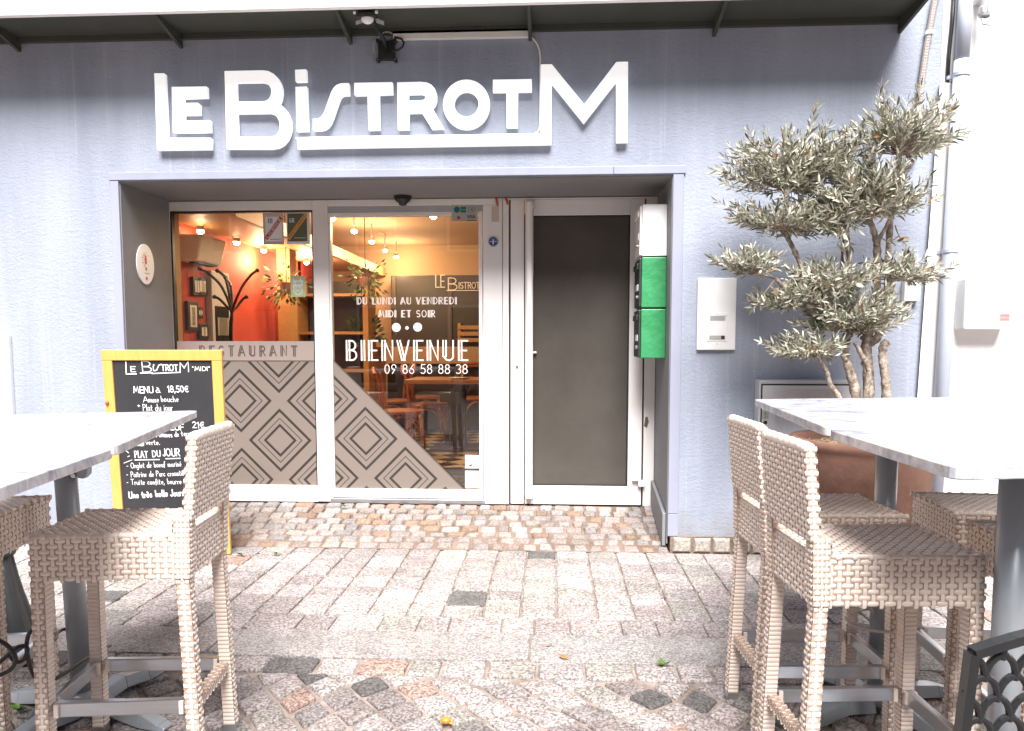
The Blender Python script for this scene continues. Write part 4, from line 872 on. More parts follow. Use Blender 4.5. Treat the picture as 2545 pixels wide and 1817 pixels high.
for x in (bx0 + .06, bx1 - wS - .085):
    mb = MB(); p0 = bpt(x, .05, -.03); mb.bar(p0 + Vector((.028, 0, 0)), (x - .045, -.03, .004), .05, .02, (0, 1, 0)); mb.build('rear_leg', M['yellow'], board, bevel=.003)
mb = MB(); c = bp_(267, 1001); mb.ball(tuple(c + bn * .004), .011, 12); mb.build('orange_knob', M['rust'], board, smooth=True)
mb = MB()
def btext(s, x0, x1, yb, hp, w=.0055, slope=0.0, **k):
    a = bp_(x0, yb, -.009); b = bp_(x1, yb, -.009); h = (bp_(x0, yb - hp, -.009) - a).length
    text(mb, s, a, bu + bvu * slope, bvu, bn, h, w, (b - a).length, jit=.03, **k)
def bline(pts, w=.006): _loff[0] = (_loff[0] + 1) % 12; o = bp_(pts[0][0], pts[0][1], -.009); ribbon(mb, [((bp_(*p, -.009) - o).dot(bu), (bp_(*p, -.009) - o).dot(bvu)) for p in pts], w, o, bu, bvu, bn, .0005 + .0002 * _loff[0])
bline([(311, 900), (312, 930), (337, 930)]); btext('E', 323, 336, 924, 13)
btext('B', 350, 374, 926, 27); bline([(347, 928), (376, 927)]); btext('I', 378, 381, 922, 11); bline([(380, 907), (381, 908)])
bline([(383, 922), (388, 920), (393, 908), (399, 906)]); btext('TROT', 400, 440, 922, 15, gap=.1); bline([(376, 929), (446, 926), (446, 902), (456, 915), (466, 899), (467, 924)])
mb.build('chalk_writing', M['chalk'], slate); mb = MB()
btext('"MIDI"', 477, 520, 922, 10, .004)
mb.build('chalk_writing', M['chalk'], slate); mb = MB()
btext('MENU', 330, 380, 977, 15); btext('à', 387, 397, 976, 14); btext('18,50€', 415, 467, 975, 15)
mb.build('chalk_writing', M['chalk'], slate); mb = MB()
btext('A', 355, 367, 1000, 13, .0036); btext('muse', 368, 393, 1000, 14, .0036); btext('bouche', 399, 442, 999, 14, .0036)
mb.build('chalk_writing', M['chalk'], slate); mb = MB()
btext('+', 339, 347, 1014, 12, .0036); btext('Plat du jour', 354, 428, 1021, 16, .0036)
mb.build('chalk_writing', M['chalk'], slate); mb = MB()
btext('BOEUF', 395, 455, 1069, 14); btext('21€', 477, 506, 1064, 14)
mb.build('chalk_writing', M['chalk'], slate); mb = MB()
btext('de', 362, 376, 1090, 14, .0036); btext('Pommes', 387, 427, 1087, 14, .0036); btext('de', 433, 443, 1086, 13, .0036); btext('terre', 449, 478, 1084, 13, .0036)
mb.build('chalk_writing', M['chalk'], slate); mb = MB()
btext('et', 313, 321, 1109, 12, .0036); btext('Salade', 327, 357, 1109, 14, .0036); btext('verte.', 361, 396, 1106, 13, .0036)
mb.build('chalk_writing', M['chalk'], slate); mb = MB()
btext('PLAT', 333, 366, 1138, 16); btext('DU', 378, 397, 1136, 15); btext('JOUR', 404, 446, 1134, 18)
mb.build('chalk_writing', M['chalk'], slate); mb = MB()
bline([(334, 1144), (394, 1143)]); bline([(411, 1141), (446, 1140)]); bline([(309, 1119), (318, 1126)], .004); bline([(316, 1136), (320, 1134)], .004); bline([(306, 1152), (326, 1144)], .0036)
mb.build('chalk_writing', M['chalk'], slate); mb = MB()
btext('- Onglet de boeuf mariné', 314, 450, 1165, 13, .0034, .05); btext('- Poitrine de Porc croustillant', 314, 475, 1187, 13, .0034, .04); btext('- Truite confite, beurre', 314, 450, 1206, 13, .0034, .03)
mb.build('chalk_writing', M['chalk'], slate); mb = MB()
btext('Une très belle Journée', 319, 475, 1239, 15, .007, .06)
mb.build('chalk_writing', M['chalk'], slate); mb = MB()
# ------------------------------------------------------------------ wicker stools
def weave(mb, o, eu, ev, n, U, V, rh=.0155, pu=.042, off=0, bulge=.0040):
    """strands run along eu in rows of height rh up ev; staves show between them, staggered row by row"""
    o, eu, ev, n = Vector(o), Vector(eu).normalized(), Vector(ev).normalized(), Vector(n).normalized()
    rows = max(1, round(V / rh)); rh = V / rows; k = max(1, round(U / pu)); pu = U / k
    for r in range(rows):
        ph = ((r + off) % 2) * .5; y0, y1 = r * rh + rh * .015, (r + 1) * rh - rh * .03
        for i in range(-1, k + 1):
            a = (i + ph) * pu + pu * (.13 + jit(.012)); b = (i + 1 + ph) * pu - pu * (.13 + jit(.012)); bz = bulge * random.uniform(.8, 1.2)
            x0, x1 = max(a, 0), min(b, U)
            if x1 - x0 > .004:
                cut0, cut1 = a < 0, b > U
                hs = [(.55 if cut0 else -.35), .75, 1, .75, (.55 if cut1 else -.35)]; nar = [(0 if cut0 else .24), .07, 0, .07, (0 if cut1 else .24)]
                xs = [x0 + (x1 - x0) * t for t in (0, .18, .5, .82, 1)]; vs = []
                for e, hh in ((0, -.15), (.28, .85), (.72, 1), (1, -.15)):
                    for q in range(5):
                        yy = y0 + (y1 - y0) * (nar[q] + (1 - 2 * nar[q]) * e); h_ = hs[q] * (hh if hs[q] > 0 else 1)
                        vs.append(o + eu * xs[q] + ev * yy + n * (bz * h_))
                mb.add(vs, [(j * 5 + q, j * 5 + q + 1, (j + 1) * 5 + q + 1, (j + 1) * 5 + q) for j in range(3) for q in range(4)])
            sc_ = (i + 1 + ph) * pu; sw = pu * .115
            if sc_ - sw > 0 and sc_ + sw < U:
                vs = []
                for yy, h_ in ((y0 - rh * .30, .0), (y0 + rh * .1, .55), (y1 - rh * .1, .55), (y1 + rh * .30, .0)):
                    for dx, g in ((-sw, -.12), (0, .12), (sw, -.12)): vs.append(o + eu * (sc_ + dx) + ev * yy + n * bulge * (h_ + g))
                mb.add(vs, [(j * 3 + q, j * 3 + q + 1, (j + 1) * 3 + q + 1, (j + 1) * 3 + q) for j in range(3) for q in range(2)])
def wrap_rows(mb, o, eu, ev, n, U, V, rh=.0135, bulge=.0022):
    o, eu, ev, n = Vector(o), Vector(eu).normalized(), Vector(ev).normalized(), Vector(n).normalized()
    rows = max(1, round(V / rh)); rh = V / rows
    for r in range(rows):
        vs = []
        for t, h in ((.03, 0), (.3, 1), (.7, 1), (.97, 0)):
            for a in (0, U): vs.append(o + eu * a + ev * (r + t) * rh + n * (bulge * h))
        mb.add(vs, [(j * 2, j * 2 + 1, j * 2 + 3, j * 2 + 2) for j in range(3)])
def panel(mb, p00, p10, p01, kind='weave', off=0, **k):
    p00, p10, p01 = Vector(p00), Vector(p10), Vector(p01); eu, ev = p10 - p00, p01 - p00; n = eu.cross(ev)
    (weave if kind == 'weave' else wrap_rows)(mb, p00, eu, ev, n, eu.length, ev.length, **(dict(off=off) if kind == 'weave' else {}), **k)
WF, WB, SL, ZS, AP, ZB = .170, .163, .44, .745, .132, 1.025
def make_stool():
    root = thing('bar_stool', 'x', 'bar stool', (0, 0, 0), 'wicker bar stools at the high tables')
    hx = SL / 2; S = .0
    def duo(name, base, wv, par=None, bev=.004):
        o = base.build(name, M['wickerbase'], par or root)
        # the woven skin and its underlay make one part: join through two material slots
        me = o.data; nb_ = len(me.polygons); w = MB(); w.v = list(base.v) + list(wv.v); k = len(base.v); w.f = list(base.f) + [tuple(i + k for i in f) for f in wv.f]; w.c = [(1, 1, 1)] * len(w.f)
        me2 = bpy.data.meshes.new(name); me2.from_pydata(w.v, [], w.f); me2.materials.append(M['wickerbase']); me2.materials.append(M['wicker'])
        for i, p in enumerate(me2.polygons):
            p.material_index = 0 if i < len(base.f) else 1; p.use_smooth = i >= len(base.f)
        o.data = me2; bpy.data.meshes.remove(me); return o
    # seat (front is +x)
    c = [(-hx, -WB), (hx, -WF), (hx, WF), (-hx, WB)]; lo, hi = ZS - AP, ZS - .004
    e = .004
    b = MB().hexa([(x * (1 - e / hx), y * (1 - e / WF), lo + .003) for x, y in c], [(x * (1 - e / hx), y * (1 - e / WF), hi) for x, y in c]); w = MB()
    panel(w, (-hx + .01, -WB + .012, hi), (-hx + .01, WB - .012, hi), (hx - .012, -WF + .012, hi)) if False else None
    P = lambda x, y, z: Vector((x, y, z))
    panel(w, P(hx - .01, -WB + .008, hi), P(hx - .01, WB - .008, hi), P(-hx + .008, -WB + .008, hi), pu=.036)           # top
    panel(w, P(-hx, -WB + e, lo), P(hx, -WF + e, lo), P(-hx, -WB + e, hi - .004)); panel(w, P(hx, WF - e, lo), P(-hx, WB - e, lo), P(hx, WF - e, hi - .004))
    panel(w, P(hx - e, -WF, lo), P(hx - e, WF, lo), P(hx - e, -WF, hi - .004)); panel(w, P(-hx + e, WB, lo), P(-hx + e, -WB, lo), P(-hx + e, WB, hi - .004))
    w.tube([(-hx + .006, -WB + .008, hi), (hx - .008, -WF + .008, hi), (hx - .008, WF - .008, hi), (-hx + .006, WB - .008, hi)], .0075, 8, closed=True)
    for k_ in range(11):      # wrapped bands over the edge cord
        for sy in (-1, 1):
            x = -hx + .02 + k_ * .042; y = sy * (WB + (WF - WB) * (x + hx) / SL - .008); w.tube([(x - .006, y, hi), (x + .006, y, hi)], .0095, 8)
    for k_ in range(8): y = -WF + .02 + k_ * .043; w.tube([(hx - .008, y - .006, hi), (hx - .008, y + .006, hi)], .0095, 8)
    duo('seat', b, w)
    # backrest: leans back a little, slightly hollow, rounded top corners
    z0, z1 = ZS + .035, ZB; th = .033; lean = .035
    def bx(z): return -hx - lean * (z - lo) / (z1 - lo)
    b = MB(); b.hexa([(bx(z0) + e, -WB + e, z0), (bx(z0) + th - e, -WB + e, z0), (bx(z0) + th - e, WB - e, z0), (bx(z0) + e, WB - e, z0)], [(bx(z1) + e, -WB + e, z1 - e), (bx(z1) + th - e, -WB + e, z1 - e), (bx(z1) + th - e, WB - e, z1 - e), (bx(z1) + e, WB - e, z1 - e)]); w = MB()
    panel(w, P(bx(z0) + th - e, -WB, z0), P(bx(z0) + th - e, WB, z0), P(bx(z1) + th - e, -WB, z1), off=1)
    panel(w, P(bx(z0) + e, WB, z0), P(bx(z0) + e, -WB, z0), P(bx(z1) + e, WB, z1))
    for sy in (-1, 1):
        a0, a1 = (bx(z0), bx(z0) + th) if sy < 0 else (bx(z0) + th, bx(z0)); t1 = bx(z1) if sy < 0 else bx(z1) + th
        panel(w, P(a0, sy * (WB - e), z0), P(a1, sy * (WB - e), z0), P(t1, sy * (WB - e), z1), pu=.03)
    n_ = 14
    w.tube([(bx(z1) + th / 2, -WB + .006 + (2 * WB - .012) * i / n_, z1 - .006) for i in range(n_ + 1)], [.015 + .0016 * (i % 2) for i in range(n_ + 1)], 10)
    duo('backrest', b, w)
    # legs
    lw = .042
    for sx, sy in ((1, -1), (1, 1), (-1, -1), (-1, 1)):
        Y = WF if sx > 0 else WB; xc = sx * (hx - lw / 2); yc = sy * (Y - lw / 2); fx = xc + (-.022 if sx < 0 else .004); fy = yc + sy * .004; zb = .03
        def cr(t, s): return [(xc + (fx - xc) * t - s, yc + (fy - yc) * t - s), (xc + (fx - xc) * t + s, yc + (fy - yc) * t - s), (xc + (fx - xc) * t + s, yc + (fy - yc) * t + s), (xc + (fx - xc) * t - s, yc + (fy - yc) * t + s)]
        s = lw / 2 - .003; bt, tp = cr(1, s), cr(0, s); ztop = lo if sx > 0 else ZS + .04
        b = MB(); b.hexa([(x, y, zb) for x, y in bt], [(x, y, lo + .002) for x, y in tp]); w = MB()
        if sx < 0:   # the rear legs carry on up to the backrest
            s2 = lw / 2 + .0015; t2 = [(xc - s2 + .0, yc - s2), (xc + s2, yc - s2), (xc + s2, yc + s2), (xc - s2, yc + s2)]; z2 = z0 + .012
            b.hexa([(x, y, lo + .003) for x, y in t2], [(x - .004, y, z2) for x, y in t2])
            for f in range(4):
                p, q = f, (f + 1) % 4; side = (f == 0 and sy < 0) or (f == 2 and sy > 0) or f == 3; zl_ = lo if side else ZS
                panel(w, P(*t2[p], zl_), P(*t2[q], zl_), P(t2[p][0] - .004, t2[p][1], z2), 'weave' if side else 'wrap', **({'pu': .026} if side else {}))
        for f in range(4):
            p, q = f, (f + 1) % 4
            outer = (f == 0 and sy < 0) or (f == 2 and sy > 0) or (f == 1 and sx > 0) or (f == 3 and sx < 0)
            panel(w, P(*bt[p], zb), P(*bt[q], zb), P(*tp[p], lo), 'weave' if outer else 'wrap', **({'pu': .026} if outer else {}))
        leg = duo('leg', b, w)
        cp = cr(1, lw / 2 - .002); mb = MB().hexa([(x, y, .004) for x, y in cp], [(x, y, .0295) for x, y in cp]); mb.build('foot_cap', M['alu'], leg, bevel=.002)
    zr = .235
    def rail(p, q):
        p, q = Vector(p), Vector(q); d = (q - p).normalized(); mb = MB(); mb.bar(p, q, .022, .042); r_ = mb.build('footrest', M['alu'], root, bevel=.003)
        MB().tube([p + d * .004, p + d * .016], .026, 4).build('binding', M['wicker'], r_); MB().tube([q - d * .016, q - d * .004], .026, 4).build('binding', M['wicker'], r_)
    rail((hx - .02, -WF + .044, zr), (hx - .02, WF - .044, zr))
    for sy in (-1, 1): rail((-hx + .028, sy * (WB - .02), zr), (hx - .045, sy * (WF - .02), zr))
    b = MB(); xr = -hx + .008; s = .014; y0_, y1_ = -WB + .046, WB - .046
    b.box((xr - s, y0_, zr - s), (xr + s, y1_, zr + s)); w = MB()
    for (dx, dz), (ex, ez) in (((-s, -s), (-s, s)), ((-s, s), (s, s)), ((s, s), (s, -s)), ((s, -s), (-s, -s))): panel(w, P(xr + dx, y0_, zr + dz), P(xr + dx, y1_, zr + dz), P(xr + ex, y0_, zr + ez), rh=.014, pu=.026)
    duo('rear_stretcher', b, w)
    return root
s0 = make_stool()
def corner_pose(px, py_, yaw, lx, ly):    # put the local seat corner (lx,ly) under the picture point
    p = Wz(px, py_, ZS); c, s_ = math.cos(yaw), math.sin(yaw); return (p.x - (c * lx - s_ * ly), p.y - (s_ * lx + c * ly))
stools = [((-1.263, -2.412), 186, 'wicker bar stool in the left foreground, in front of the chalkboard'),
          (corner_pose(125, 1232, R(9), SL / 2, WF), 9, 'wicker bar stool cut off by the left edge, facing the left foreground stool'),
          ((.872, -2.508), 4.0, 'nearest wicker bar stool of the right hand table, seen whole from its back corner'),
          ((.880, -2.060), 3.0, 'wicker bar stool standing just behind the nearest right hand stool'),
          (corner_pose(2266, 1223, R(177), SL / 2, -WF), 177, 'wicker bar stool across the right table, in front of the terracotta pot'),
          (corner_pose(2403, 1293, R(177), SL / 2, -WF), 177, 'wicker bar stool across the right table, half hidden by the near grey pole')]
for i, ((x, y), a, lab) in enumerate(stools):
    o = s0 if i == 0 else copy_tree(s0)
    o.location = (x, y, 0); o.rotation_euler = (0, 0, R(a)); o['label'] = lab

# ------------------------------------------------------------------ high tables
def table(label, quad, z, pole, base, name='high_table', pole_top=None, feet=(15, 105, 195, 285)):
    """quad: four top corners (ccw from above), pole foot (x,y)"""
    t = thing(name, label, 'table', (pole[0], pole[1], 0), 'marble topped high tables')
    q = [Vector((p[0], p[1], 0)) for p in quad]; out = []
    for i in range(4):
        a, b, c = q[i - 1], q[i], q[(i + 1) % 4]; r = .035
        e1 = b + (a - b).normalized() * r; e2 = b + (c - b).normalized() * r
        for k in range(5): u = k / 4; out.append(e1 * (1 - u) ** 2 + b * 2 * u * (1 - u) + e2 * u * u)
    MB().prism([(p.x, p.y, z - .027) for p in out], (0, 0, 1), .027).build('tabletop', M['marble'], t, bevel=.003)
    pt = pole_top or pole
    MB().tube([(pole[0], pole[1], .055), (pt[0], pt[1], z - .030)], .035, 24).build('column', M['greysteel'], t, smooth=True)
    MB().lathe([(.05, -.026), (.11, -.012), (.11, 0)], (pt[0], pt[1], z - .0275), 20).build('top_plate', M['greysteel'], t, bevel=.002)
    MB().lathe([(.052, .035), (.052, .075), (.046, .085), (.036, .09)], (pole[0], pole[1], 0), 24).build('hub', M['greysteel'], t, smooth=True)
    for a in feet:
        d = Vector((math.cos(R(a)), math.sin(R(a)), 0)); p = Vector((pole[0], pole[1], 0))
        mb = MB(); pr = [(.04, .055, .034), (.16, .072, .034), (.27, .052, .032), (.34, .026, .030), (.365, .018, .026)]; sd = Vector((-d.y, d.x, 0))
        for (r0, z0, w0), (r1, z1, w1) in zip(pr, pr[1:]):
            f = lambda r, zz, w, k: p + d * r + sd * (w * k) + Vector((0, 0, zz))
            mb.hexa([f(r0, max(z0 - .045, .008), w0, -1), f(r0, max(z0 - .045, .008), w0, 1), f(r0, z0, w0 * .72, 1), f(r0, z0, w0 * .72, -1)][::-1], [f(r1, max(z1 - .045, .008), w1, -1), f(r1, max(z1 - .045, .008), w1, 1), f(r1, z1, w1 * .72, 1), f(r1, z1, w1 * .72, -1)][::-1])
        mb.build('foot', M['greysteel'], t, bevel=.003)
    return t
zR = 1.045
a, b, d = Wz(1873, 992, zR), Wz(2053, 1062, zR), Wz(2366, 987, zR); c = b + (d - a)
pR = Wz(2180, 1765, 0)
t = table('high marble topped table in front of the olive tree, farther of the right hand pair', [a, b, c, d], zR, (pR.x, pR.y), None, feet=(25, 115, 205, 295))
n1 = Wz(2056, 1066, zR); n2 = Wz(2372, 1161, zR); e = (d - a).normalized()
n3 = n2 + e * .92; n4 = n1 + e * .92
pN = (Wy(2508, 1500, -2.72).x, -2.72)
t2 = table('nearest high marble topped table at the right edge, over the near wicker stool', [n1, n2, n3, n4], zR, pN, None, feet=(60, 150, 240, 330))
def hinge(t, p, m):   # folding bracket under a tabletop
    mb = MB(); mb.prism([(p[0], p[1], p[2]), (p[0] + .055, p[1], p[2]), (p[0] + .047, p[1], p[2] - .04), (p[0] + .045, p[1], p[2] - .075), (p[0] + .03, p[1], p[2] - .09), (p[0] - .005, p[1], p[2] - .085), (p[0] + .005, p[1], p[2] - .05)], (0, 1, 0), .03)
    b_ = mb.build('folding_bracket', M[m], t, bevel=.003)
    mb = MB(); mb.tube([(p[0] + .002, p[1] - .008, p[2] - .078), (p[0] + .002, p[1] + .038, p[2] - .078)], .008, 10); mb.build('bolt', M['alu'], b_)
p = Wy(2240, 1148, pR.y - .02); MB().box((p.x - .03, p.y, zR - .06), (p.x + .045, p.y + .04, zR - .028)).build('latch', M['black'], t, bevel=.004)
zL = 1.01
a, b, d = Wz(493, 1020, zL), Wz(289, 1108, zL), Wz(30, 1031, zL); c = b + (d - a)
pL = Wz(208, 1775, 0)
t = table('high marble topped table standing in front of the chalkboard on the left', [a, d, c, b], zL, (pL.x, pL.y), None, pole_top=(pL.x - .03, pL.y), feet=(-15, 75, 165, 255))
p = Wy(186, 1150, pL.y - .02); hinge(t, (p.x - .006, p.y, p.z + .035), 'greysteel')
zL2 = 1.0
n1, n2 = Wz(287, 1113, zL2), Wz(-60, 1232, zL2); e = (d - a).normalized()
table('nearest high marble topped table at the left edge of the picture', [n1, n1 + e * .75, n2 + e * .75, n2], zL2, (n1.x - .62, n1.y - .36), None, feet=(30, 120, 210, 300))

# cable locks
z_ = .33
mb = MB(); L_ = [(270, 1608, -1.66), (255, 1617, -2.0), (205, 1642, -2.2), (150, 1680, -2.38), (108, 1694, -2.52), (84, 1675, -2.55), (73, 1640, -2.56), (66, 1608, -2.5), (72, 1578, -2.45), (82, 1567, -2.42), (94, 1580, -2.42), (97, 1612, -2.4), (80, 1650, -2.42)]
pts = [Wy(x, y, Y) for x, y, Y in ((274, 1604, -2.02), (262, 1610, -2.12), (205, 1642, -2.3), (150, 1680, -2.47), (112, 1693, -2.53), (92, 1688, -2.55), (78, 1665, -2.55), (70, 1635, -2.55), (66, 1608, -2.55), (70, 1580, -2.55), (80, 1567, -2.55), (91, 1573, -2.54), (99, 1600, -2.5), (108, 1600, -2.4), (138, 1588, -2.2), (142, 1574, -2.1), (155, 1565, -2.05), (172, 1563, -2.05))]
def smooth_pts(pts, n=5):
    out = []
    for i in range(len(pts) - 1):
        p0, p1, p2, p3 = pts[max(i - 1, 0)], pts[i], pts[i + 1], pts[min(i + 2, len(pts) - 1)]
        for k in range(n):
            t = k / n; out.append(.5 * ((2 * p1) + (p2 - p0) * t + (2 * p0 - 5 * p1 + 4 * p2 - p3) * t * t + (3 * p1 - p0 - 3 * p2 + p3) * t ** 3))
    return out + [pts[-1]]
lk = thing('cable_lock', 'black cable lock looped through the left stools and round the table column', 'cable lock', pts[4])
MB().tube(smooth_pts(pts), .0062, 8).build('cable', M['black'], lk, smooth=True)
pts2 = [Wy(x, y, -2.56) for x, y in ((-20, 1655), (0, 1645), (28, 1620), (45, 1608), (62, 1606), (68, 1615), (62, 1635), (48, 1645), (33, 1640), (26, 1630))] 
MB().tube(smooth_pts(pts2), .0062, 8).build('cable', M['black'], lk, smooth=True)
pts3 = [Wy(x, y, -2.58) for x, y in ((-20, 1585), (0, 1593), (20, 1606), (35, 1625), (38, 1645), (25, 1665), (0, 1678), (-20, 1688))]
MB().tube(smooth_pts(pts3), .0062, 8).build('cable', M['black'], lk, smooth=True)
c = Wy(226, 1610, -2.1); MB().box((c.x - .02, c.y, c.z - .04), (c.x + .02, c.y + .03, c.z + .04)).build('lock_body', M['black'], lk, bevel=.008)
pts = [Wy(x, y, Y) for x, y, Y in ((2158, 1507, -2.05), (2170, 1522, -2.0), (2190, 1545, -1.98), (2216, 1566, -2.1), (2222, 1571, -2.2), (2200, 1570, -2.24), (2160, 1565, -2.24), (2120, 1552, -2.24), (2104, 1540, -2.2), (2106, 1530, -2.1), (2130, 1520, -2.0), (2160, 1512, -1.95))]
lk2 = thing('cable_lock', 'thin grey cable lock round a stool leg and the column of the right table', 'cable lock', pts[3])
MB().tube(smooth_pts(pts), .005, 8).build('cable', M['conduit'], lk2, smooth=True)

# bollard
bc = Wz(-4, 1640, 0)
bo = thing('bollard', 'dark fluted cast iron bollard at the left edge behind the stools', 'bollard', bc)
MB().lathe([(.175, .0036), (.175, .05), (.16, .07), (.158, .105), (.14, .12)], bc, 10).build('base', M['bollard'], bo, bevel=.004)
mb = MB(); prof = [(.132, .12), (.115, .19), (.095, .27), (.080, .34), (.070, .40), (.066, .425)]; vs = []; n = 48
for r, z in prof:
    for j in range(n): rr = r * (1 + (.05 if (j // 3) % 2 else -.03)); vs.append((bc.x + rr * math.cos(2 * math.pi * j / n), bc.y + rr * math.sin(2 * math.pi * j / n), z))
mb.add(vs, [(i * n + j, i * n + (j + 1) % n, (i + 1) * n + (j + 1) % n, (i + 1) * n + j) for i in range(len(prof) - 1) for j in range(n)] + [tuple(range((len(prof) - 1) * n, len(prof) * n))])
mb.build('shaft', M['bollard'], bo)
MB().lathe([(.066, .425), (.078, .432), (.082, .445), (.075, .46), (.058, .468), (.050, .53), (.058, .545), (.058, .56), (.04, .58), (.015, .59)], bc, 28).build('cap', M['bollard'], bo, smooth=True)

# cast iron chair, only its back corner shows
cy_ = -3.50
c0 = Wy(2416, 1622, cy_)
ch = thing('iron_chair', 'black cast iron chair with a pierced lattice back in the right foreground corner', 'chair', (c0.x + .2, cy_ + .2, 0))
CW = .42; X0 = c0.x; Zt = c0.z
mb = MB()
zs_ = .44
def bpos(u, v): # u along the width, v up the back
    return Vector((X0 + u, cy_ + .0 + .05 * (1 - v) + .02 * math.sin(math.pi * u / CW), zs_ + (Zt - zs_) * v))
def top(u): return 1 + .10 * math.sin(math.pi * min(1, max(0, u / CW)))
for q in (0, CW):
    for v0, v1 in ((0, .3), (.3, .6), (.6, .85), (.85, 1)): mb.bar(bpos(q, v0), bpos(q, v1), .013, .02, (0, 1, 0))
for k in range(14): mb.bar(bpos(CW * k / 14, top(CW * k / 14)), bpos(CW * (k + 1) / 14 + .001, top(CW * (k + 1) / 14)), .02, .013, (0, 0, 1))
mb.tube([bpos(CW * k / 8, .12) for k in range(9)], .009, 8)
cell = .047
for r in range(11):
    for q in range(-1, 10):
        ux = q * cell + (cell / 2 if r % 2 else 0); vz = .14 + r * .083
        pts = []
        for k in range(13):
            a_ = R(180 * k / 12); u = ux + cell / 2 + cell / 2 * 1.02 * math.cos(a_); v = vz + .098 * math.sin(a_)
            if -.004 <= u <= CW + .004 and v <= top(u): pts.append(bpos(u, v))
        if len(pts) > 2: mb.tube(pts, .0052, 8)
mb.build('backrest', M['blackiron'], ch)
MB().lathe([(.05, -.012), (.205, -.012), (.21, 0), (.205, .01), (.05, .012)], (X0 + CW / 2, cy_ + .25, zs_), 28).build('seat', M['blackiron'], ch, bevel=.003)
for sx in (-1, 1):
    for yy in (.06, .40):
        xx = X0 + CW / 2 + sx * .17; MB().tube([(xx - sx * .02, cy_ + yy, zs_ - .01), (xx, cy_ + yy, .25), (xx + sx * .03, cy_ + yy + (.03 if yy > .2 else -.03), .0036)], [.014, .011, .013], 8).build('leg', M['blackiron'], ch, smooth=True)

# ------------------------------------------------------------------ pot and olive tree
pc = Vector((1.665, -.50, 0)); pr_ = .372
pot = thing('terracotta_pot', 'large round terracotta pot holding the olive tree', 'plant pot', pc)
MB().lathe([(.25, .004), (.275, .02), (.355, .70), (.362, .73), (pr_, .745), (pr_, .775), (pr_ - .012, .785), (pr_ - .04, .78), (pr_ - .05, .76), (pr_ - .055, .70), (.05, .69)], pc, 56, cap=False).build('pot', M['terracotta'], pot, smooth=True)
mb = MB(); vs = [(pc.x, pc.y, .735)]; n = 36; rings = 7
for i in range(1, rings + 1):
    for j in range(n): r = .318 * i / rings; vs.append((pc.x + r * math.cos(2 * math.pi * j / n), pc.y + r * math.sin(2 * math.pi * j / n), .735 + jit(.008)))
mb.add(vs, [(0, 1 + j, 1 + (j + 1) % n) for j in range(n)] + [(1 + (i - 1) * n + j, 1 + i * n + j, 1 + i * n + (j + 1) % n, 1 + (i - 1) * n + (j + 1) % n) for i in range(1, rings) for j in range(n)])
mb.build('soil', M['soil'], pot)
mb = MB()
for k in range(130):
    a = random.uniform(0, 6.28); r = .3 * math.sqrt(random.random()); c = Vector((pc.x + r * math.cos(a), pc.y + r * math.sin(a), .742)); s = random.uniform(.006, .016)
    d = Vector((jit(1), jit(1), jit(.3))).normalized(); mb.bar(c - d * s, c + d * s, s * .8, s * .5)
tag(mb.build('wood_chips', mat('pale_wood_chips', (.42, .30, .18), .9, var=(40, (.30, .20, .11), .3)), pot), kind='stuff')
mb = MB()
def tuft(mb, c, n, L, w, up=.6):
    for k in range(n):
        a = random.uniform(0, 6.28); d = Vector((math.cos(a), math.sin(a), random.uniform(up * .4, up * 1.6))).normalized(); s = Vector((-math.sin(a), math.cos(a), 0)); l = L * random.uniform(.5, 1.1)
        c = Vector(c); mb.add([c, c + d * l * .5 + s * w, c + d * l + Vector((0, 0, -l * .18)), c + d * l * .5 - s * w], [(0, 1, 2, 3)])
pw = Wz(2110, 1097, .745)
tuft(mb, (pw.x, pw.y, .738), 14, .06, .008, 1.0)
tag(mb.build('weed', M['weed']), 'small green weed sprouting from the soil of the terracotta pot', 'weed')

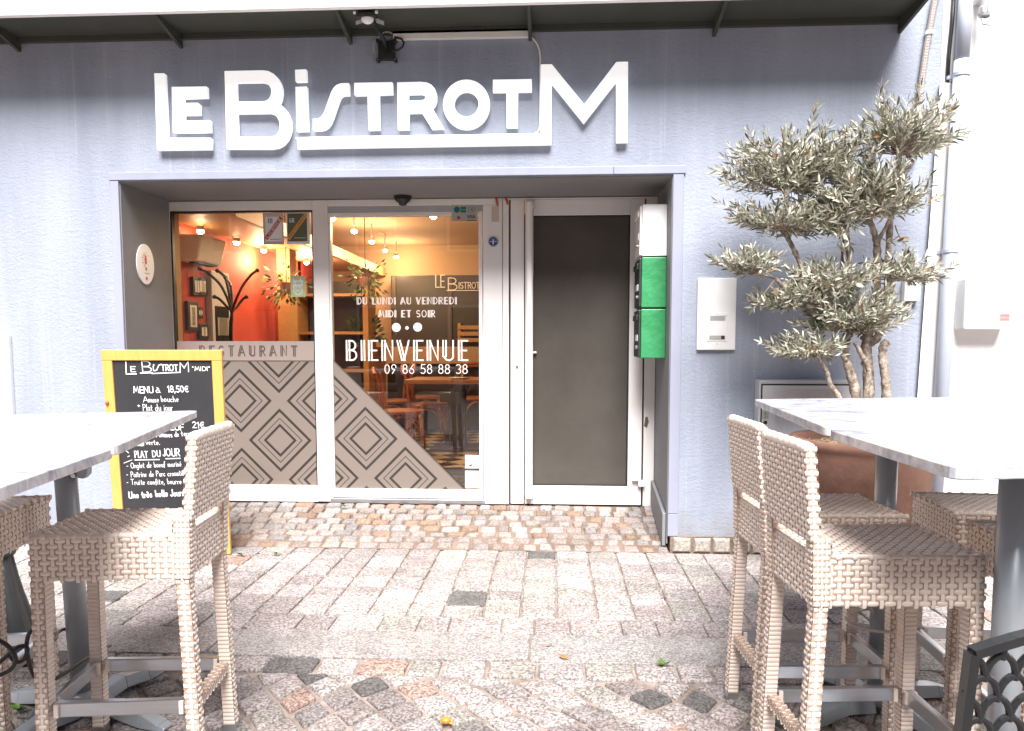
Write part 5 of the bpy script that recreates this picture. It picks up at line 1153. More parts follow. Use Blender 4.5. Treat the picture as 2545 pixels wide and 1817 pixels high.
TY = -.50
ot = thing('olive_tree', 'cloud pruned olive tree with several stems growing in the terracotta pot', 'tree', (pc.x, pc.y, .74))
stems = [  # (points (px,py,dy)), radius bottom -> top
 ([(2133, 1065, 0), (2128, 985, 0), (2113, 925, .0), (2100, 880, .02), (2104, 850, .03), (2113, 820, .03)], .030, .016),
 ([(2158, 1065, .03), (2160, 985, .03), (2157, 915, .03), (2153, 850, .03), (2168, 790, .05), (2178, 715, .06), (2180, 630, .05), (2178, 600, .04), (2170, 570, .03), (2160, 545, .03)], .032, .013),
 ([(2178, 610, .04), (2190, 585, .02), (2204, 560, 0), (2214, 530, -.02)], .013, .007),
 ([(2200, 1065, -.04), (2203, 985, -.04), (2199, 930, -.04), (2194, 890, -.04), (2196, 860, -.04), (2205, 850, -.04)], .024, .021),
 ([(2156, 855, .03), (2180, 840, .0), (2196, 800, -.03), (2202, 770, -.03), (2204, 745, -.03), (2216, 715, -.03), (2224, 696, -.02), (2240, 690, .0), (2262, 682, .0)], .024, .007),
 ([(2202, 775, -.03), (2206, 700, .0), (2212, 560, .06), (2226, 470, .06), (2233, 430, .05), (2232, 385, .03), (2225, 360, .02)], .019, .009),
 ([(2232, 388, .03), (2250, 365, .0), (2258, 345, -.03)], .010, .0036),
 ([(2112, 1065, -.06), (2086, 990, -.07), (2063, 955, -.07), (2055, 925, -.07), (2040, 897, -.07), (2034, 880, -.07)], .015, .010),
 ([(2150, 1060, -.05), (2152, 985, -.06), (2158, 920, -.06), (2140, 880, -.06), (2125, 850, -.05)], .017, .011),
 ([(2116, 825, .03), (2090, 770, .03), (2050, 735, .04), (2010, 700, .05), (1985, 645, .06), (1965, 605, .05), (1953, 585, .04), (1945, 570, .03)], .018, .010),
 ([(1955, 590, .04), (1962, 540, .05), (1958, 500, .04), (1947, 470, .03)], .012, .008),
 ([(2050, 735, .04), (1990, 742, .0), (1960, 728, -.02), (1930, 695, -.03), (1910, 686, -.03), (1885, 684, -.03), (1872, 676, -.03)], .012, .007),
 ([(2100, 800, .03), (2092, 700, .10), (2096, 600, .10), (2082, 560, .08), (2080, 530, .07)], .013, .009),
 ([(2120, 800, .03), (2112, 690, .05), (2107, 600, .05), (2100, 545, .04), (2078, 480, .04), (2060, 430, .03)], .014, .008),
 ([(2095, 790, .03), (2040, 775, -.02), (2000, 768, -.03), (1975, 755, -.03)], .011, .006),
 ([(2093, 750, .05), (2080, 725, .0), (2070, 710, .0)], .012, .007)]
mb = MB(); k_ = 0
for P_, r0, r1 in stems:
    pts = smooth_pts([Wy(x, y, TY + dy) for x, y, dy in P_], 6); m = len(pts)
    mb.tube(pts, [(r0 + (r1 - r0) * i / (m - 1)) * (1 + .10 * math.sin(i * 1.9 + k_) + jit(.07)) for i in range(m)], 12); k_ += 1
    if r0 > .017:
        for q in range(4):
            i = random.randrange(3, m - 2); a = random.uniform(0, 6.28); c = pts[i] + Vector((math.cos(a), math.sin(a), 0)) * r0 * .75; mb.ball(c, r0 * .38, 8)
mb.build('trunk', M['bark'], ot, smooth=True)
PADK = 1.27
pads = [  # base (px,py), centre (px,py), half sizes px, dy of the centre, depth radius, twigs
 ((2232, 385), (2258, 322), (128, 62), -.02, .26, 52), ((2232, 380), (2200, 300), (70, 55), -.03, .2, 20), ((1947, 471), (1930, 410), (135, 66), .03, .24, 66), ((1960, 465), (2010, 385), (80, 70), .02, .2, 34), ((2060, 430), (2062, 385), (80, 55), .02, .2, 28),
 ((2160, 545), (2150, 480), (125, 66), -.03, .26, 64), ((2214, 530), (2220, 485), (75, 55), -.05, .2, 26), ((1945, 575), (1925, 535), (118, 40), .0, .2, 42), ((1950, 580), (2000, 550), (80, 36), .02, .18, 22), ((2080, 540), (2055, 522), (90, 50), .05, .2, 40),
 ((1872, 678), (1862, 648), (78, 30), -.03, .15, 32), ((2070, 715), (2075, 690), (100, 46), -.02, .22, 48), ((2040, 760), (2010, 730), (75, 30), -.03, .16, 22), ((1985, 757), (1955, 745), (80, 30), -.03, .15, 28), ((2224, 696), (2245, 672), (84, 36), .0, .18, 36),
 ((2160, 545), (2100, 430), (95, 62), .0, .2, 26), ((1960, 465), (2020, 470), (80, 50), .02, .18, 20), ((2080, 535), (2075, 575), (70, 36), .02, .18, 16), ((2214, 530), (2185, 430), (70, 50), .0, .2, 18), ((2070, 715), (2005, 695), (60, 34), -.02, .15, 14), ((2113, 822), (2170, 745), (60, 36), -.02, .16, 16),
 ((2113, 822), (2115, 775), (108, 46), .0, .22, 56), ((2105, 815), (2060, 790), (70, 34), -.02, .18, 24), ((2150, 830), (2165, 800), (60, 40), -.03, .16, 20), ((2034, 885), (2015, 860), (92, 33), -.06, .17, 40)]
sprays = [((2262, 684), (2370, 660), -.0), ((2262, 684), (2340, 692), -.02), ((1985, 878), (1893, 853), -.06), ((2285, 345), (2385, 325), 0), ((2290, 350), (2375, 262), .0), ((2200, 330), (2190, 212), -.02), ((2000, 380), (2028, 262), .02), ((1930, 690), (1872, 765), -.03), ((2200, 520), (2330, 492), -.02), ((1860, 545), (1785, 500), .0), ((1850, 400), (1795, 430), .03), ((2280, 300), (2290, 215), 0), ((1880, 360), (1858, 335), .02), ((2225, 560), (2262, 615), .02), ((2190, 590), (2235, 600), .0), ((2100, 650), (2105, 575), -.08)]
leaf = MB(); tw = MB()
def put_leaf(p, d, L):
    d = d.normalized(); s = d.cross(Vector((jit(1), jit(1), jit(1)))).normalized(); n = s.cross(d); w = L * random.uniform(.085, .125); cv = -.10 * L
    r = random.random()
    if r < .52: g = random.uniform(.18, .32); leaf.cur = (g * 1.0, g * .99, g * .72)
    elif r < .93: g = random.uniform(.40, .60); leaf.cur = (g * 1.02, g, g * .83)
    elif r < .985: g = random.uniform(.045, .09); leaf.cur = (g * .8, g, g * .55)
    else: leaf.cur = (.34, .17, .06)
    a = p + d * L * .3 + n * cv * -.6; b = p + d * L * .68 + n * cv * -.5; t = p + d * L + n * cv * .6
    leaf.add([p, a + s * w, a - n * w * .35, a - s * w, b + s * w * .85, b - n * w * .3, b - s * w * .85, t], [(0, 2, 1), (0, 3, 2), (1, 2, 5, 4), (2, 3, 6, 5), (4, 5, 7), (5, 6, 7)])
def twig(b, e, r, start=.35, dens=.016):
    Ln = (e - b).length; mid = b.lerp(e, .5) + Vector((jit(.03), jit(.03), -.12 * Ln + jit(.02)))
    n = max(5, int(Ln / .03)); pts = [b * (1 - t) ** 2 + mid * 2 * t * (1 - t) + e * t * t for t in [i / n for i in range(n + 1)]]
    tw.tube(pts, [r * (1 - .75 * i / n) for i in range(n + 1)], 5, cap=False)
    s = start * Ln; a0 = random.uniform(0, 6.28)
    while s < Ln:
        t = s / Ln; p = b * (1 - t) ** 2 + mid * 2 * t * (1 - t) + e * t * t; d = ((mid - b) * (1 - t) + (e - mid) * t).normalized(); o = d.orthogonal().normalized(); o2 = d.cross(o); a0 += 1.57 + jit(.5)
        for sg in (0, math.pi):
            q = o * math.cos(a0 + sg) + o2 * math.sin(a0 + sg); put_leaf(p, d * random.uniform(.55, 1.0) + q * .8 + Vector((0, 0, .18)), random.uniform(.032, .064))
        s += dens * random.uniform(.7, 1.3)
    put_leaf(e, (e - mid) + Vector((jit(.01), jit(.01), 0)), .05)
for (bx, by), (cx, cy), (rx, ry), dy, dr_, nt_ in pads:
    b = Wy(bx, by, TY + dy); c = Wy(cx, cy, TY + dy); mx = 4.05 / F_PX
    for i in range(int(nt_ * 1.18)):
        while True:
            u, v, w_ = jit(1), jit(1), jit(1)
            if u * u + v * v + w_ * w_ <= 1 and (v > -.45 or random.random() < .35): break
        s = .72 + .28 * random.random(); L0 = (u * u + v * v + w_ * w_) ** .5; k = max(L0, .5) / L0 * s * PADK
        e = c + Vector((u * rx * mx * k * 1.06, w_ * dr_ * k, v * ry * mx * k * 1.12)); e.y = min(e.y, -.06)
        st = b + Vector((jit(.02), jit(.02), jit(.01))) + (c - b) * random.uniform(0, .35)
        twig(st, e, random.uniform(.0026, .0045))
for (bx, by), (ex, ey), dy in sprays: twig(Wy(bx, by, TY + dy), Wy(ex, ey, TY + dy - .02), .004, .45, .019)
tw.build('branches', M['twig'], ot, smooth=True)
tag(leaf.build('crown', M['leaf'], ot, tint=True))

# weeds, fallen leaves, orange cap on the ground
for px, py_, n, lab in ((600, 1378, 12, 'green weed in the joint beside the chalkboard foot'), (690, 1376, 8, 'tiny green weed on the edge of the cobbled ramp'), (857, 1259, 9, 'small green weed against the shop window sill'), (48, 1765, 14, 'green weed among the street setts below the left stools'), (440, 1648, 9, 'green weed at the slab edge under the left foreground stool'), (1648, 1653, 8, 'green weed in a drain hole at the slab edge'), (2283, 1800, 14, 'green weed under the near right wicker stool')):
    z = .012 if py_ > 1300 else .155; p = Wz(px, py_, z); mb = MB(); tuft(mb, (p.x, p.y, z), n, .05 if py_ > 1500 else .04, .008)
    tag(mb.build('weed', M['weed'], shift=(p.x, p.y, z)), lab, 'weed', 'weeds between the stones')
p = Wz(1108, 1792, .02); mb = MB(); mb.ball((p.x, p.y, .022), .014, 14, 1.25, 1, .8); mb.ball((p.x + .018, p.y - .004, .016), .007, 10, 1.5, .8, .6)
tag(mb.build('orange_berry', mat('orange_skin', (.80, .16, .01), .25, var=(20, (.85, .25, .03), .3)), smooth=True, shift=(p.x, p.y, .01)), 'small bright orange berry lying on the setts in the foreground', 'berry')
for px, py_, a, lab in ((1650, 1483, 40, 'brown fallen leaf beside a dark sett on the right of the pavement'), (1362, 1604, 10, 'curled brown leaf on the granite slabs, centre'), (1400, 1634, 150, 'dark leaf near the front edge of the granite slabs')):
    p = Wz(px, py_, .012); c, s_ = math.cos(R(a)), math.sin(R(a)); mb = MB(); L = .03
    mb.add([(p.x - c * L, p.y - s_ * L, .013), (p.x + s_ * .009, p.y - c * .009, .018), (p.x + c * L, p.y + s_ * L, .022), (p.x - s_ * .009, p.y + c * .009, .012)], [(0, 1, 2, 3)])
    tag(mb.build('fallen_leaf', mat('dry_leaf', (.20, .09, .04), .8, var=(30, (.28, .14, .06), .3)), shift=(p.x, p.y, .012)), lab, 'leaf', 'dry leaves on the pavement')

# ================================================================== inside the bistro
FZI = .165; YI = YD + .09; YB = 5.6; XI0, XI1, CZI = -3.05, 2.6, 2.62
def struct(name, mb, m, **k): return tag(mb.build(name, m, **k), kind='structure')
struct('interior_floor', MB().box((XI0, YI, FZI - .1), (XI1, YB, FZI)), M['tiles'])
struct('interior_ceiling', MB().box((XI0, YI, CZI), (XI1, YB, CZI + .1)), M['ceil'])
struct('interior_wall_red', MB().box((XI0 - .1, YI, FZI - .1), (XI0, YB, CZI + .1)), M['redwall'])
struct('interior_wall_back', MB().box((XI0 - .1, YB, FZI - .1), (XI1 + .1, YB + .1, CZI + .1)), M['cream'])
struct('interior_wall_right', MB().box((XI1, YI, FZI - .1), (XI1 + .1, YB, CZI + .1)), M['cream'])
struct('interior_wall_front', MB().box((XI0, YI - .01, ZT), (XI1, YI + .06, CZI)).box((XR - .05, YI - .01, FZI), (XI1, YI + .06, ZT - .002)).box((XI0, YI - .01, FZI), (XL - .005, YI + .06, ZT - .002)), M['cream'])
struct('door_mat', MB().box((-1.6, YI + .02, FZI + .004), (.4, 2.0, FZI + .014)), M['bardark'])
# dropped wooden soffit beside the red wall with lamps
s1, s2 = Wz(430, 560, 2.42), Wz(760, 652, 2.42)
def lamp_at(px, py_, z): return Wz(px, py_, z)
struct('wooden_soffit', MB().box((XI0, YI + .07, 2.275), (-2.28, YB, 2.31)).box((-2.32, YI + .07, 2.20), (-2.28, YB, 2.274)), M['oak'])
a, b = Wy(430, 740, 4.3), Wy(690, 740, 4.3)
struct('red_partition', MB().box((XI0, 4.3, FZI), (b.x, 4.4, CZI)), M['redwall'])
LZ = 2.40
lamps = [(498, 575), (588, 603), (655, 623), (713, 640), (762, 653), (826, 543), (880, 575), (924, 601), (957, 622), (985, 638), (1077, 539)]
for i, (px, py_) in enumerate(lamps):
    p = lamp_at(px, py_, 2.225 if i < 5 else 2.42)
    top_ = 2.275 if i < 5 else CZI
    lab = ('lit warm spot lamp %s in the row by the red wall' if i < 5 else 'lit warm spot lamp %s in the row seen through the sliding door') % (('nearest', 'second', 'middle', 'fourth', 'farthest')[i % 5])
    if i == 10: lab = 'lit warm spot lamp standing alone above the payment sticker'
    t = thing('spot_lamp', lab, 'lamp', (p.x, p.y, p.z), 'warm spot lamps on the bistro ceiling')
    MB().lathe([(.02, .035), (.03, .03), (.034, .0), (.03, -.006)], (p.x, p.y, p.z + .012), 14, cap=False).build('shade', M['greyplastic'], t, smooth=True)
    MB().ball((p.x, p.y, p.z), .030, 12, 1, 1, .75).build('bulb', M['bulb'], t, smooth=True)
    MB().tube([(p.x, p.y, p.z + .04), (p.x, p.y, top_ - .001)], .008, 8).build('stem', M['greyplastic'], t)
    if i in (0, 2, 4, 5, 6, 7, 9, 10):
        pl = bpy.data.lights.new('spot_lamp_light', 'POINT'); pl.energy = 12.5; pl.color = (1, .66, .36); pl.shadow_soft_size = .08
        po = bpy.data.objects.new('lamp_light', pl); col.objects.link(po); po.location = (p.x, p.y, p.z - .10)
# pictures on the red wall
for px, py_, w, h, lab in ((487, 712, 18, 46, 'narrow black framed picture, upper left of the group on the red wall'), (501, 712, 24, 44, 'black framed picture, upper right of the group on the red wall'), (478, 786, 26, 72, 'tall black framed picture in the middle of the red wall'), (496, 777, 14, 28, 'smallest black framed picture beside the tall one on the red wall'), (505, 824, 22, 38, 'black framed picture lowest on the red wall'), (424, 715, 26, 112, 'large black framed picture on the red wall at the window edge')):
    a, b = Wx(px - w / 2, py_, XI0 + .02), Wx(px + w / 2, py_, XI0 + .02); mid = Wx(px, py_, XI0 + .02); hh = h * (mid - _C).dot(_fw) / F_PX / 2
    t = thing('picture_frame', lab, 'picture', (XI0, mid.y, mid.z), 'framed pictures on the red wall'); y0, y1 = min(a.y, b.y), max(a.y, b.y)
    fw_ = min(.035, (y1 - y0) * .22)
    MB().box((XI0 + .001, y0, mid.z - hh), (XI0 + .03, y1, mid.z + hh)).build('frame', M['gasket'], t, bevel=.004)
    MB().box((XI0 + .0302, y0 + fw_, mid.z - hh + .03), (XI0 + .032, y1 - fw_, mid.z + hh - .03)).build('mount', M['paper'], t)
    MB().box((XI0 + .0322, y0 + fw_ * 1.9, mid.z - hh * .6), (XI0 + .034, y1 - fw_ * 1.9, mid.z + hh * .6)).build('print', M['photo'], t)
# air conditioner on the red wall
a, b = Wx(500, 600, XI0 + .2), Wx(560, 640, XI0 + .2); y0, y1 = a.y, min(b.y, a.y + 1.0); z0, z1 = Wx(500, 655, XI0 + .1).z, Wx(500, 590, XI0 + .1).z
t = thing('air_conditioner', 'white air conditioner high on the red wall beside the first lamps', 'air conditioner', (XI0, (y0 + y1) / 2, z0))
MB().hexa([(XI0 + .001, y0, z0), (XI0 + .16, y0, z0), (XI0 + .16, y1, z0), (XI0 + .001, y1, z0)], [(XI0 + .001, y0, z1), (XI0 + .22, y0, z1), (XI0 + .22, y1, z1), (XI0 + .001, y1, z1)]).build('casing', M['plastic'], t, bevel=.02)
MB().box((XI0 + .07, y0 + .05, z0 - .012), (XI0 + .15, y1 - .05, z0 - .001)).build('outlet', M['gasket'], t)
# coat rack
p = Wz(585, 1150, FZI); p = Vector((-2.02, 2.0, FZI)) if True else p
cr_ = Wy(590, 880, 1.7); bx_ = cr_.x; by_ = 1.7
t = thing('coat_rack', 'black bentwood coat rack standing inside the shop window', 'coat rack', (bx_, by_, FZI))
mb = MB()
for tip, knee in (((495, 668), (552, 715)), ((540, 673), (563, 700)), ((640, 672), (598, 720)), ((533, 738), (566, 765)), ((613, 738), (588, 765)), ((560, 690), (575, 720))):
    dy = jit(.18); P3 = [Wy(*tip, by_ + dy), Wy(tip[0] * .6 + knee[0] * .4, tip[1] * .7 + knee[1] * .3 - 2, by_ + dy), Wy(*knee, by_ + dy * .6), Wy(576, 780, by_ + dy * .25), Wy(572 + jit(4), 850, by_), Vector((bx_ + jit(.03), by_ + jit(.03), .75)), Vector((bx_ + jit(.22), by_ + jit(.2), FZI + .004))]
    mb.tube(smooth_pts(P3, 5), .0115, 8); mb.ball(P3[0], .018, 10)
mb.tube([(bx_ + .10 * math.cos(R(20 * k)), by_ + .10 * math.sin(R(20 * k)), .75) for k in range(18)], .012, 6, closed=True)
mb.build('frame', M['black'], t, smooth=True)
# fridge / drinks cabinet beside the red wall
a = Wx(525, 700, XI0 + .02); b = Wx(566, 700, XI0 + .02)
t = thing('drinks_fridge', 'tall grey glass fronted drinks fridge against the red wall', 'fridge', (XI0 + .3, (a.y + .35), FZI))
y0, y1 = Wx(523, 700, XI0 + .05).y, Wx(568, 700, XI0 + .05).y
MB().box((XI0 + .001, y0, FZI + .01), (XI0 + .06, y1, 1.93)).build('cabinet', M['cabinet'], t, bevel=.008)
MB().box((XI0 + .0605, y0 + .05, FZI + .12), (XI0 + .068, y1 - .05, 1.62)).build('glass_door', M['winpane'], t, bevel=.002)
mb = MB()
for k in range(5):
    for j in range(6): yy = y0 + .08 + j * (y1 - y0 - .16) / 6; mb.box((XI0 + .0685, yy, .40 + k * .24), (XI0 + .0705, yy + .05, .56 + k * .24))
mb.build('bottles', M['greycard'], t)
# chalk slogan board hung inside, plants, wooden post, shelf
a, b = Wy(600, 705, 3.4), Wy(658, 737, 3.4)
t = thing('slogan_board', 'small framed chalk slogan hanging inside behind the coat rack', 'sign', ((a.x + b.x) / 2, 3.4, b.z))
MB().box((a.x, 3.4, b.z), (b.x, 3.43, a.z)).build('frame', M['oak'], t, bevel=.004)
MB().box((a.x + .025, 3.392, b.z + .025), (b.x - .025, 3.3995, a.z - .025)).build('slate', M['slate'], t)
mb = MB()
for k, n in enumerate((9, 9, 4)):
    for j in range(n): x = a.x + .05 + j * (b.x - a.x - .1) / 9 + (0 if k < 2 else .12); mb.box((x, 3.3905, a.z - .07 - k * .055), (x + random.uniform(.02, .035), 3.3915, a.z - .055 - k * .055))
mb.build('chalk_writing', M['chalk'], t)
MB().tube([((a.x + b.x) / 2, 3.41, a.z), ((a.x + b.x) / 2, 3.41, CZI - .002)], .004, 6).build('hanging_wire', M['gasket'], t)
a, b = Wy(690, 740, 3.2), Wy(722, 740, 3.2)
struct('interior_post', MB().box((a.x, 3.2, FZI), (b.x, 3.4, CZI)), M['oak'])
a, b = Wy(727, 740, 3.6), Wy(790, 740, 3.6)
t = thing('bar_shelf', 'wooden shelf unit with a lime bottle behind the right of the shop window', 'shelf', ((a.x + b.x) / 2, 3.7, FZI))
MB().box((a.x, 3.6, FZI), (a.x + .06, 3.95, 2.0)).build('side_board', M['oak'], t); MB().box((b.x + .5, 3.6, FZI), (b.x + .56, 3.95, 2.0)).build('side_board', M['oak'], t)
for k in range(4): MB().box((a.x + .061, 3.6, .55 + k * .42), (b.x + .499, 3.95, .58 + k * .42)).build('shelf_board', M['oak'], t)
MB().box((a.x + .061, 3.93, FZI), (b.x + .499, 3.95, 2.0)).build('back', M['bardark'], t)
def hang_plant(px, py_, Y, r, lab, n=160):
    c = Wy(px, py_, Y); t = thing('hanging_plant', lab, 'plant', c, 'plants inside the bistro')
    mb = MB()
    for k in range(n):
        a = random.uniform(0, 6.28); d = Vector((math.cos(a), math.sin(a), random.uniform(-2.2, .9))).normalized(); q = c + d * r * random.uniform(.2, 1) + Vector((0, 0, .05)); s = d.cross(Vector((jit(1), jit(1), jit(1)))).normalized(); L = random.uniform(.04, .08)
        mb.add([q, q + d * L * .5 + s * L * .22, q + d * L, q + d * L * .5 - s * L * .22], [(0, 1, 2, 3)])
    mb.build('foliage', M['plantgreen'], t)
    MB().lathe([(.05, -.06), (.075, .05)], c, 14).build('pot', M['terracotta'], t)
    MB().tube([c + Vector((0, 0, .05)), (c.x, c.y, CZI - .002)], .005, 6).build('hanger', M['gasket'], t)
hang_plant(712, 715, 3.0, .26, 'dark trailing plant hanging inside beside the pale green sticker')
hang_plant(908, 700, 3.3, .26, 'trailing plant hanging inside above the opening hours lettering')
c = Wy(905, 850, 3.9)
t = thing('potted_plant', 'leafy plant in a terracotta pot on the counter behind BIENVENUE', 'plant', (c.x, c.y, .9), 'plants inside the bistro')
mb = MB()
for k in range(150):
    a = random.uniform(0, 6.28); d = Vector((math.cos(a), math.sin(a), random.uniform(-.4, 1.6))).normalized(); q = c + d * .24 * random.uniform(.2, 1) + Vector((0, 0, .05)); s = d.cross(Vector((jit(1), jit(1), jit(1)))).normalized(); L = random.uniform(.06, .1)
    mb.add([q, q + d * L * .5 + s * L * .3, q + d * L, q + d * L * .5 - s * L * .3], [(0, 1, 2, 3)])
mb.build('foliage', M['plantgreen'], t); MB().lathe([(.07, -.20), (.1, 0)], c, 16).build('pot', M['terracotta'], t)
# counter and dark back bar with the chalked name
a, b = Wy(830, 900, 4.1), Wy(945, 900, 4.1)
t = thing('bar_counter', 'pale wooden bar counter at the back left of the dining room', 'counter', (-2.0, 4.2, FZI))
ct = Wy(870, 862, 4.1).z
MB().box((a.x - 1.2, 4.1, FZI), (b.x - .05, 4.6, ct - .05)).build('front', M['oak'], t, bevel=.004); MB().box((a.x - 1.2, 4.06, ct - .05), (b.x, 4.64, ct)).build('worktop', M['tablewood'], t, bevel=.004)
mb = MB()
a, b = Wy(969, 684, YB - .3), Wy(1215, 905, YB - .3)
t = thing('back_bar', 'dark panelled back bar with the bistro name chalked on it', 'bar', ((a.x + b.x) / 2, YB - .2, FZI))
MB().box((a.x, YB - .25, FZI), (XI1 - .01, YB - .005, a.z)).build('panel', M['bardark'], t, bevel=.005)
for k in range(5): x = a.x + .02 + k * .75; MB().box((x, YB - .275, FZI), (x + .05, YB - .2505, a.z - .02)).build('mullion', M['darkwood'], t)
mb = MB()
def itext(s, x0, x1, yb, hp, w): p_ = Wy(x0, yb, YB - .28); q_ = Wy(x1, yb, YB - .28); text(mb, s, p_, (1, 0, 0), (0, 0, 1), (0, -1, 0), Wy(x0, yb - hp, YB - .28).z - p_.z, w, q_.x - p_.x)
itext('LE', 1082, 1105, 714, 30, .012); itext('B', 1112, 1136, 721, 30, .012); itext('ISTROT', 1140, 1192, 717, 15, .010); mb.box((Wy(1110, 722, YB - .28).x, YB - .281, Wy(1110, 722, YB - .28).z - .006), (Wy(1192, 722, YB - .28).x, YB - .280, Wy(1110, 722, YB - .28).z + .004))
mb.build('chalk_writing', M['chalk'], t)
a, b = Wy(1137, 803, 5.0), Wy(1220, 850, 5.0)
t = thing('slatted_crate', 'pale slatted wooden crate on the counter at the right inside', 'crate', ((a.x + b.x) / 2, 5.0, b.z))
for k in range(3): z = b.z + k * (a.z - b.z) / 3; MB().box((a.x, 5.0, z), (b.x + .2, 5.02, z + (a.z - b.z) / 3 - .03)).build('slat', M['oak'], t)
MB().box((a.x, 5.021, b.z), (a.x + .04, 5.25, a.z)).build('end_board', M['oak'], t); MB().box((b.x + .16, 5.021, b.z), (b.x + .2, 5.25, a.z)).build('end_board', M['oak'], t)
p_, q_ = Wy(960, 862, 4.9), Wy(1215, 905, 4.9)
t = thing('banquette', 'long cream upholstered bench against the dark back bar', 'bench', ((p_.x + q_.x) / 2, 5.0, FZI))
MB().box((p_.x, 4.95, FZI), (XI1 - .05, 5.32, q_.z)).build('base', M['bardark'], t); MB().box((p_.x, 4.9, q_.z), (XI1 - .05, 5.32, p_.z)).build('seat', M['cream'], t, bevel=.01)
# dining table
ty = 2.95; tz = Wy(1060, 944, ty).z
a, b = Wy(1004, 950, ty), Wy(1192, 950, ty)
t = thing('dining_table', 'wooden dining table on a thick dark column seen through the sliding door', 'table', (a.x + .5, ty + .3, FZI))
MB().box((a.x, ty, tz - .045), (a.x + 1.15, ty + .72, tz)).build('tabletop', M['tablewood'], t, bevel=.005)
c0_, c1_ = Wy(1119, 1000, ty + .25), Wy(1156, 1000, ty + .25); MB().box((c0_.x, ty + .25, FZI + .03), (c1_.x, ty + .25 + c1_.x - c0_.x, tz - .046)).build('column', M['bardark'], t, bevel=.004)
MB().box((c0_.x - .2, ty + .1, FZI + .002), (c1_.x + .2, ty + .62, FZI + .029)).build('foot', M['bardark'], t, bevel=.004)
for k, (dx, dy, lab) in enumerate(((.55, .18, 'white plate nearest the door on the wooden dining table'), (.88, .5, 'white plate farther back on the wooden dining table'))):
    MB().lathe([(.03, .001), (.07, .004), (.11, .016), (.112, .018), (.07, .008), (.01, .007)], (a.x + dx, ty + dy, tz), 24).build('plate', M['plastic'], tag(thing('table_plate', lab, 'plate', (a.x + dx, ty + dy, tz))), smooth=True)
# bentwood cross back chairs
def make_chair():
    t = thing('bentwood_chair', 'x', 'chair', (0, 0, 0), 'orange bentwood chairs in the bistro')
    s = [(.21 * math.copysign(abs(math.cos(R(a))) ** .7, math.cos(R(a))), .21 * math.copysign(abs(math.sin(R(a))) ** .7, math.sin(R(a))), .435) for a in range(0, 360, 15)]
    MB().prism(s, (0, 0, 1), .032).build('seat', M['chairwood'], t, bevel=.008)
    for sx in (-1, 1): MB().tube([(.17, sx * .16, .435), (.19, sx * .175, .2), (.205, sx * .185, .004)], [.017, .016, .013], 10).build('leg', M['chairwood'], t, smooth=True)
    for sx in (-1, 1): MB().tube(smooth_pts([Vector(p) for p in ((-.25, sx * .20, .004), (-.205, sx * .19, .25), (-.19, sx * .18, .45), (-.205, sx * .19, .65), (-.25, sx * .185, .84))], 4), .017, 10).build('leg', M['chairwood'], t, smooth=True)
    mb = MB(); top_ = smooth_pts([Vector(p) for p in ((-.25, -.20, .82), (-.275, -.12, .865), (-.285, 0, .875), (-.275, .12, .865), (-.25, .20, .82))], 5); mb.tube(top_, [.02] * len(top_), 10); tp2 = [p - Vector((0, 0, .035)) for p in top_]; mb.tube(tp2, .018, 10); mb.build('top_rail', M['chairwood'], t, smooth=True)
    for sx in (-1, 1):
        mb = MB(); P3 = smooth_pts([Vector(p) for p in ((-.195, sx * .175, .46), (-.235, sx * .06, .60), (-.25 - .006 * sx, -sx * .05, .68), (-.255, -sx * .165, .80))], 5)
        for p0, p1 in zip(P3, P3[1:]): mb.bar(p0, p1, .03, .006, (1, 0, 0))
        mb.build('cross_strap', M['darkwood'], t)
    for (x0, y0, x1, y1) in ((.19, -.165, .19, .165), (.185, -.17, -.185, -.18), (.185, .17, -.185, .18), (-.195, -.17, -.195, .17)):
        p0, p1 = Vector((x0, y0, .22)), Vector((x1, y1, .22)); m_ = (p0 + p1) / 2 + Vector((0, 0, .33)); MB().tube([p0 * (1 - u) ** 2 + m_ * 2 * u * (1 - u) + p1 * u * u + Vector((0, 0, .03)) for u in [k / 10 for k in range(11)]], .010, 8).build('arched_brace', M['chairwood'], t, smooth=True)
    return t
c0 = make_chair()
q0 = Wz(1035, 1110, FZI)
for i, (x, y, a, lab) in enumerate(((q0.x, 2.72, 8, 'orange bentwood chair nearest the sliding door, its cross back to the left'), (q0.x + .12, 3.55, 4, 'orange bentwood chair behind the nearest one on the far side of the table'), (q0.x + 1.28, 3.0, 178, 'orange bentwood chair at the right end of the dining table'), (q0.x - .42, 4.05, 200, 'orange bentwood chair farther back beside the bar counter'), (q0.x + .55, 4.6, -85, 'orange bentwood chair in front of the back bench'), (q0.x - .15, 4.75, -70, 'orange bentwood chair turned away, left of the one by the back bench'), (q0.x + 1.15, 4.1, 95, 'orange bentwood chair behind the dark table column at the right'))):
    o = c0 if i == 0 else copy_tree(c0); o.location = (x, y, FZI); o.rotation_euler = (0, 0, R(a)); o['label'] = lab

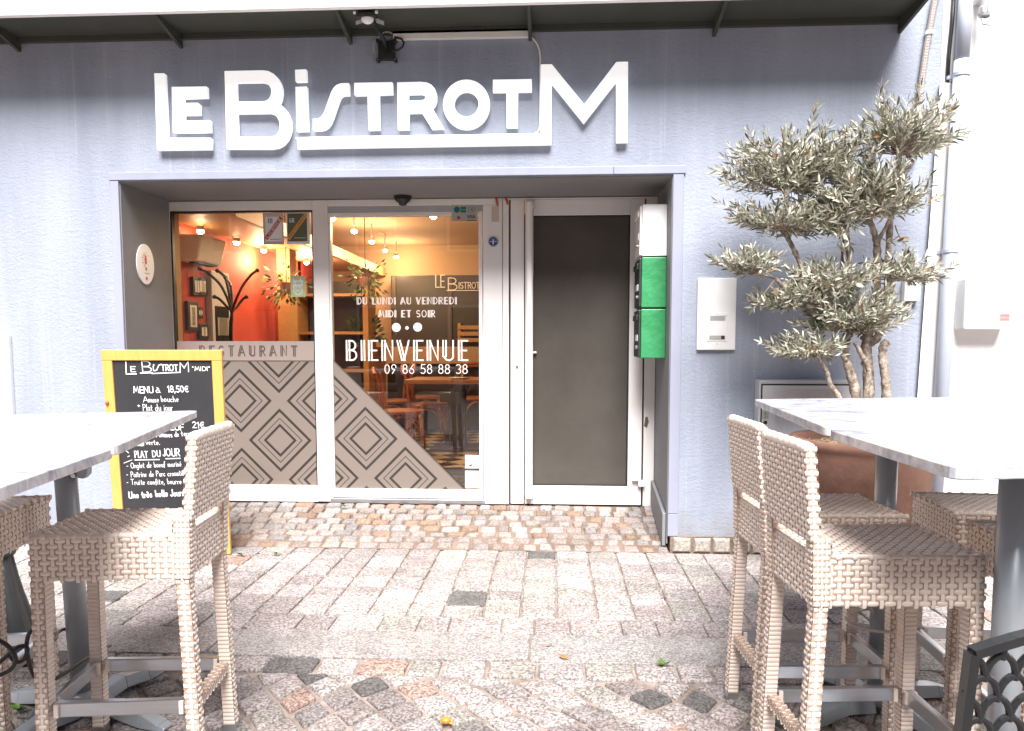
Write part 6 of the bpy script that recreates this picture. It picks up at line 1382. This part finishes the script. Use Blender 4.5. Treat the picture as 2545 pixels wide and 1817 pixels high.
# ================================================================== across the street (seen mirrored in the glass)
def house(x0, x1, h, m, lab, cols, floors, Y=-15.0, awn=False):
    t = thing('town_house', lab, 'building', ((x0 + x1) / 2, Y, 0))
    MB().box((x0 + .01, Y - 4, 0), (x1 - .01, Y, h)).build('wall', M[m], t)
    MB().hexa([(x0 - .0, Y - 4.3, h + .002), (x1, Y - 4.3, h + .002), (x1, Y + .35, h + .002), (x0, Y + .35, h + .002)], [(x0, Y - 2.3, h + 1.3), (x1, Y - 2.3, h + 1.3), (x1, Y - 2.0, h + 1.3), (x0, Y - 2.0, h + 1.3)]).build('roof', M['roof'], t)
    for f in range(floors):
        for c in range(cols):
            xc = x0 + (x1 - x0) * (c + .5) / cols; z0 = 1.0 + f * 2.9 if f else .2
            w = .5; hh = 1.7 if f else 2.1
            fr = MB().box((xc - w - .08, Y + .001, z0 - .08), (xc + w + .08, Y + .05, z0 + hh + .08)).build('window', M['whitewall'], t)
            MB().box((xc - w, Y + .051, z0), (xc + w, Y + .06, z0 + hh)).build('pane', M['winpane'], fr)
            if f:
                for sx in (-1, 1): MB().box((xc + sx * (w + .1), Y + .051, z0 - .02), (xc + sx * (w + .55), Y + .09, z0 + hh + .02)).build('shutter', M['shutter'], fr)
    if awn: MB().hexa([(x0 + .2, Y + .06, 2.55), (x1 - .2, Y + .06, 2.55), (x1 - .2, Y + 1.3, 2.15), (x0 + .2, Y + 1.3, 2.15)], [(x0 + .2, Y + .06, 2.7), (x1 - .2, Y + .06, 2.7), (x1 - .2, Y + 1.3, 2.3), (x0 + .2, Y + 1.3, 2.3)]).build('awning', M['awning'], t)
    return t
house(-22, -13, 7.0, 'cream_ext', 'cream house with red awning across the street, mirrored in the shop window', 4, 2)
house(-13, -6.2, 8.2, 'cream_ext', 'cream house over a red awning across the street, mirrored in the shop window', 3, 2, awn=True)
house(-6.2, 1.5, 7.0, 'brick_pink', 'pink rendered house with blue shutters across the street, mirrored in the door', 3, 2)
house(1.5, 9, 6.2, 'cream_ext', 'lower cream house across the street, mirrored at the right of the door', 3, 2)
house(9, 18, 7.4, 'brick_pink', 'pink house at the far right across the street behind the viewer', 3, 2)
tr_ = thing('bare_tree', 'leafless plane tree across the street, mirrored in the sliding door', 'tree', (.6, -10.5, 0))
mb = MB(); mb.tube([(.6, -10.5, 0), (.62, -10.5, 1.5), (.55, -10.5, 2.8), (.6, -10.4, 3.6)], [.22, .18, .16, .14], 10)
def br(p, d, L, r, k):
    e = p + d * L; mid = p.lerp(e, .5) + Vector((jit(.1), jit(.1), jit(.1) * L)); mb.tube([p, mid, e], [r, r * .8, r * .6], 6, cap=False)
    if k:
        for q in range(3 if k > 1 else 4):
            nd = (d + Vector((jit(.9), jit(.7), jit(.6) + .12))).normalized(); br(e if q else mid, nd, L * random.uniform(.6, .8), r * .55, k - 1)
for k in range(6):
    a = R(60 * k + 10); br(Vector((.6, -10.4, 3.4)), Vector((math.cos(a), math.sin(a), .75)).normalized(), 1.5, .09, 3)
mb.build('trunk', M['treebark'], tr_, smooth=True)
